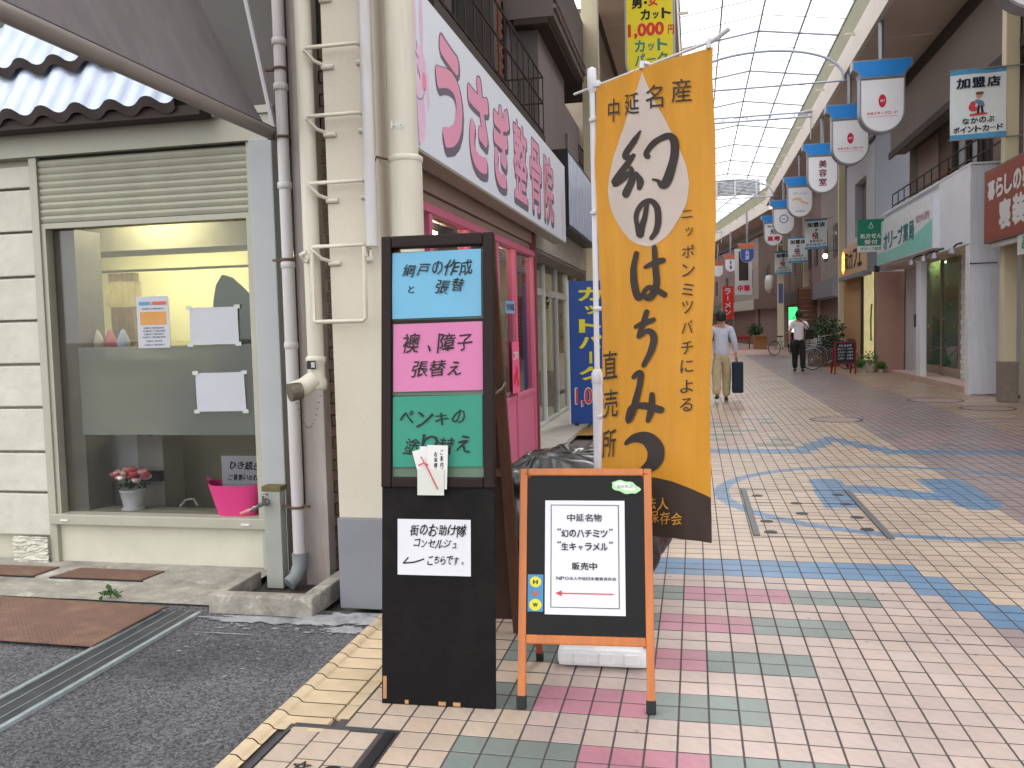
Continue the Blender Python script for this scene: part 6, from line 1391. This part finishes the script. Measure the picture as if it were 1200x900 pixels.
def person(x, y, rz, H, lab, shirt, pants, hair, shoes, lf, rf, sleeve=True, handR=None, handL=None):
    q = root('person', lab, 'person', (x, y, 0), rz); q.scale = (H/1.72,)*3
    ms = mat('skin', (196, 148, 122), .6, .05)
    hL = handL or (-.25, .06, .84); hR = handR or (.25, -.02, .84)
    eL = (-.245, -.02, 1.12); eR = (.245, -.03, 1.12)
    def leg(s, f, lift=0): # f forward amount of the foot
        return [(s*.085, 0, .90, .085), (s*.09, f*.55+.02, .50, .058), (s*.085, f, .10+lift, .038), (s*.09, f+.11, .03+lift, .032)]
    P = [(0, 0, .95, .12, .10), (0, 0, 1.1, .125, .095), (0, 0, 1.28, .15, .10), (0, 0, 1.42, .075), (0, .01, 1.49, .055), (0, .02, 1.57, .08), (0, .015, 1.65, .085), (0, .01, 1.70, .06)]
    E = [(i, i+1) for i in range(7)]
    def chain(a, L, par):
        b = len(P); P.extend(L); E.append((a, b)); E.extend((b+i, b+i+1) for i in range(len(L)-1)); return len(P)-1
    for s, e, h in ((-1, eL, hL), (1, eR, hR)):
        w = (h[0], h[1], h[2]+.07)
        k = chain(3, [(s*.165, 0, 1.40, .055), e+(.040,), w+(.026,), h+(.032, .018)], 0)
        for j in range(4): chain(k, [(h[0]-s*.002, h[1]-.024+.016*j, h[2]-.045, .0095), (h[0]-s*.018, h[1]-.022+.015*j, h[2]-.085+.006*abs(j-1.5), .008)], 0)
        chain(k, [(h[0]-s*.01, h[1]+.045, h[2]-.01, .011), (h[0]-s*.02, h[1]+.052, h[2]-.045, .009)], 0)
    for s, f in ((-1, lf), (1, rf)): chain(0, leg(s, f[0], f[1]), 0)
    skinned('body', ms, q, P, E, 0, 1)
    # shirt
    P2 = [(0, 0, .80, .155, .125), (0, 0, 1.05, .150, .115), (0, 0, 1.25, .168, .12), (0, 0, 1.39, .12, .09), (0, 0, 1.45, .068, .062)]; E2 = [(0, 1), (1, 2), (2, 3), (3, 4)]
    for s, e, h in ((-1, eL, hL), (1, eR, hR)):
        b = len(P2); P2.append((s*.17, 0, 1.395, .078)); E2.append((3, b))
        if sleeve: P2 += [e+(.060,), (e[0]*.4+h[0]*.6, e[1]*.4+h[1]*.6, e[2]*.4+(h[2]+.07)*.6, .048), (h[0], h[1], h[2]+.085, .040)]; E2 += [(b, b+1), (b+1, b+2), (b+2, b+3)]
        else: P2 += [(e[0]*.92, e[1], e[2]+.08, .068)]; E2 += [(b, b+1)]
    skinned('shirt', shirt, q, P2, E2, 0, 2)
    P3 = [(0, 0, 1.0, .135, .105), (0, 0, .90, .142, .115)]; E3 = [(0, 1)]
    for s, f in ((-1, lf), (1, rf)):
        b = len(P3); P3 += [(s*.090, 0, .80, .108), (s*.095, f[0]*.55+.01, .50, .094), (s*.093, f[0]*.9, .22+f[1], .082), (s*.09, f[0]-.01, .075+f[1], .078)]; E3 += [(1, b), (b, b+1), (b+1, b+2), (b+2, b+3)]
    skinned('trousers', pants, q, P3, E3, 0, 2)
    for s, f in ((-1, lf), (1, rf)):
        skinned('shoe', shoes, q, [(s*.09, f[0]-.05, .045+f[1], .045, .04), (s*.09, f[0]+.06, .035+f[1], .046, .034), (s*.092, f[0]+.17, .028+f[1], .036, .026)], [(0, 1), (1, 2)], 0, 1)
    MB().grid(lambda u, v: (.098*math.cos(2*PI*u)*math.sin(v*PI*.62), .0+.108*math.sin(2*PI*u)*math.sin(v*PI*.62)-.012-.02*v*(1-math.sin(2*PI*u))*.5, 1.635+.118*math.cos(v*PI*.62)-.035*v*(1-math.sin(2*PI*u))), 24, 12).build('hair', hair, q, smooth=True)
    for s in (-1, 1): MB().lathe([(0, -.03), (.016, -.02), (.018, .01), (0, .03)], (s*.088, .02, 1.60), 8).build('ear', ms, q, smooth=True)
    MB().lathe([(.012, -.02), (.014, -.01), (.006, .02)], (0, .112, 1.595), 8).build('nose', ms, q, smooth=True)
    for s in (-1, 1): MB().lathe([(0, .0), (.010, .002), (0, .008)], (s*.033, .098, 1.625), 8, axis='y').build('eye', m_ink, q)
    B('mouth', mat('lip', (160, 90, 84), .6), q, -.022, .022, .095, .103, 1.55, 1.557)
    return q
m_hair = mat('black_hair', (30, 26, 26), .6, .2, 40, bump=.4)
person(.50, 17.2, 0, 1.76, 'man in a pale blue grey shirt and khaki trousers walking away beside the banner', mat('shirt_blue_grey', (196, 202, 220), .85, .1, 9, bump=.9, bscale=14), mat('khaki_cloth', (190, 174, 140), .9, .14, 9, bump=.9, bscale=14), m_hair, mat('brown_shoe', (60, 46, 40), .5), (-.14, .05), (.16, 0), True, (.27, .06, .83), (-.26, .10, .86))
bgm = root('navy_tote_bag', 'navy blue tote bag held in the right hand of the man in khaki trousers', 'bag', (.79, 17.26, .17))
MB().box(-.09, .12, -.13, .13, 0, .60, ch=.025).build('bag', mat('navy_cloth', (28, 38, 60), .7, .1, 8), bgm)
for s in (-.07, .07): MB().tube([(0.01, s-.03, .58), (0.0, s*.3, .70), (0.01, s+.03, .58)], .008, 6).build('strap', MATS['navy_cloth'], bgm)
person(3.12, 27.7, .05, 1.86, 'man in a white T shirt and black trousers with a black shoulder bag walking away', mat('white_tshirt', (236, 228, 236), .85, .04, 8, bump=.2), mat('black_cloth', (34, 34, 38), .85, .1, 8), m_hair, mat('black_shoe', (28, 28, 30), .5), (.12, 0), (-.10, .0), False)
sbg = root('shoulder_bag', 'black bag resting on the right hip of the man in white, on a diagonal strap', 'bag', (3.43, 27.62, .98))
MB().box(-.11, .10, -.06, .06, 0, .30, ch=.03).build('bag', MATS['black_cloth'], sbg); MB().tube([(0, -.06, .28), (-.15, -.17, .46), (-.33, -.17, .62), (-.48, -.06, .68), (-.50, .05, .66)], .016, 6).build('strap', MATS['black_cloth'], sbg)
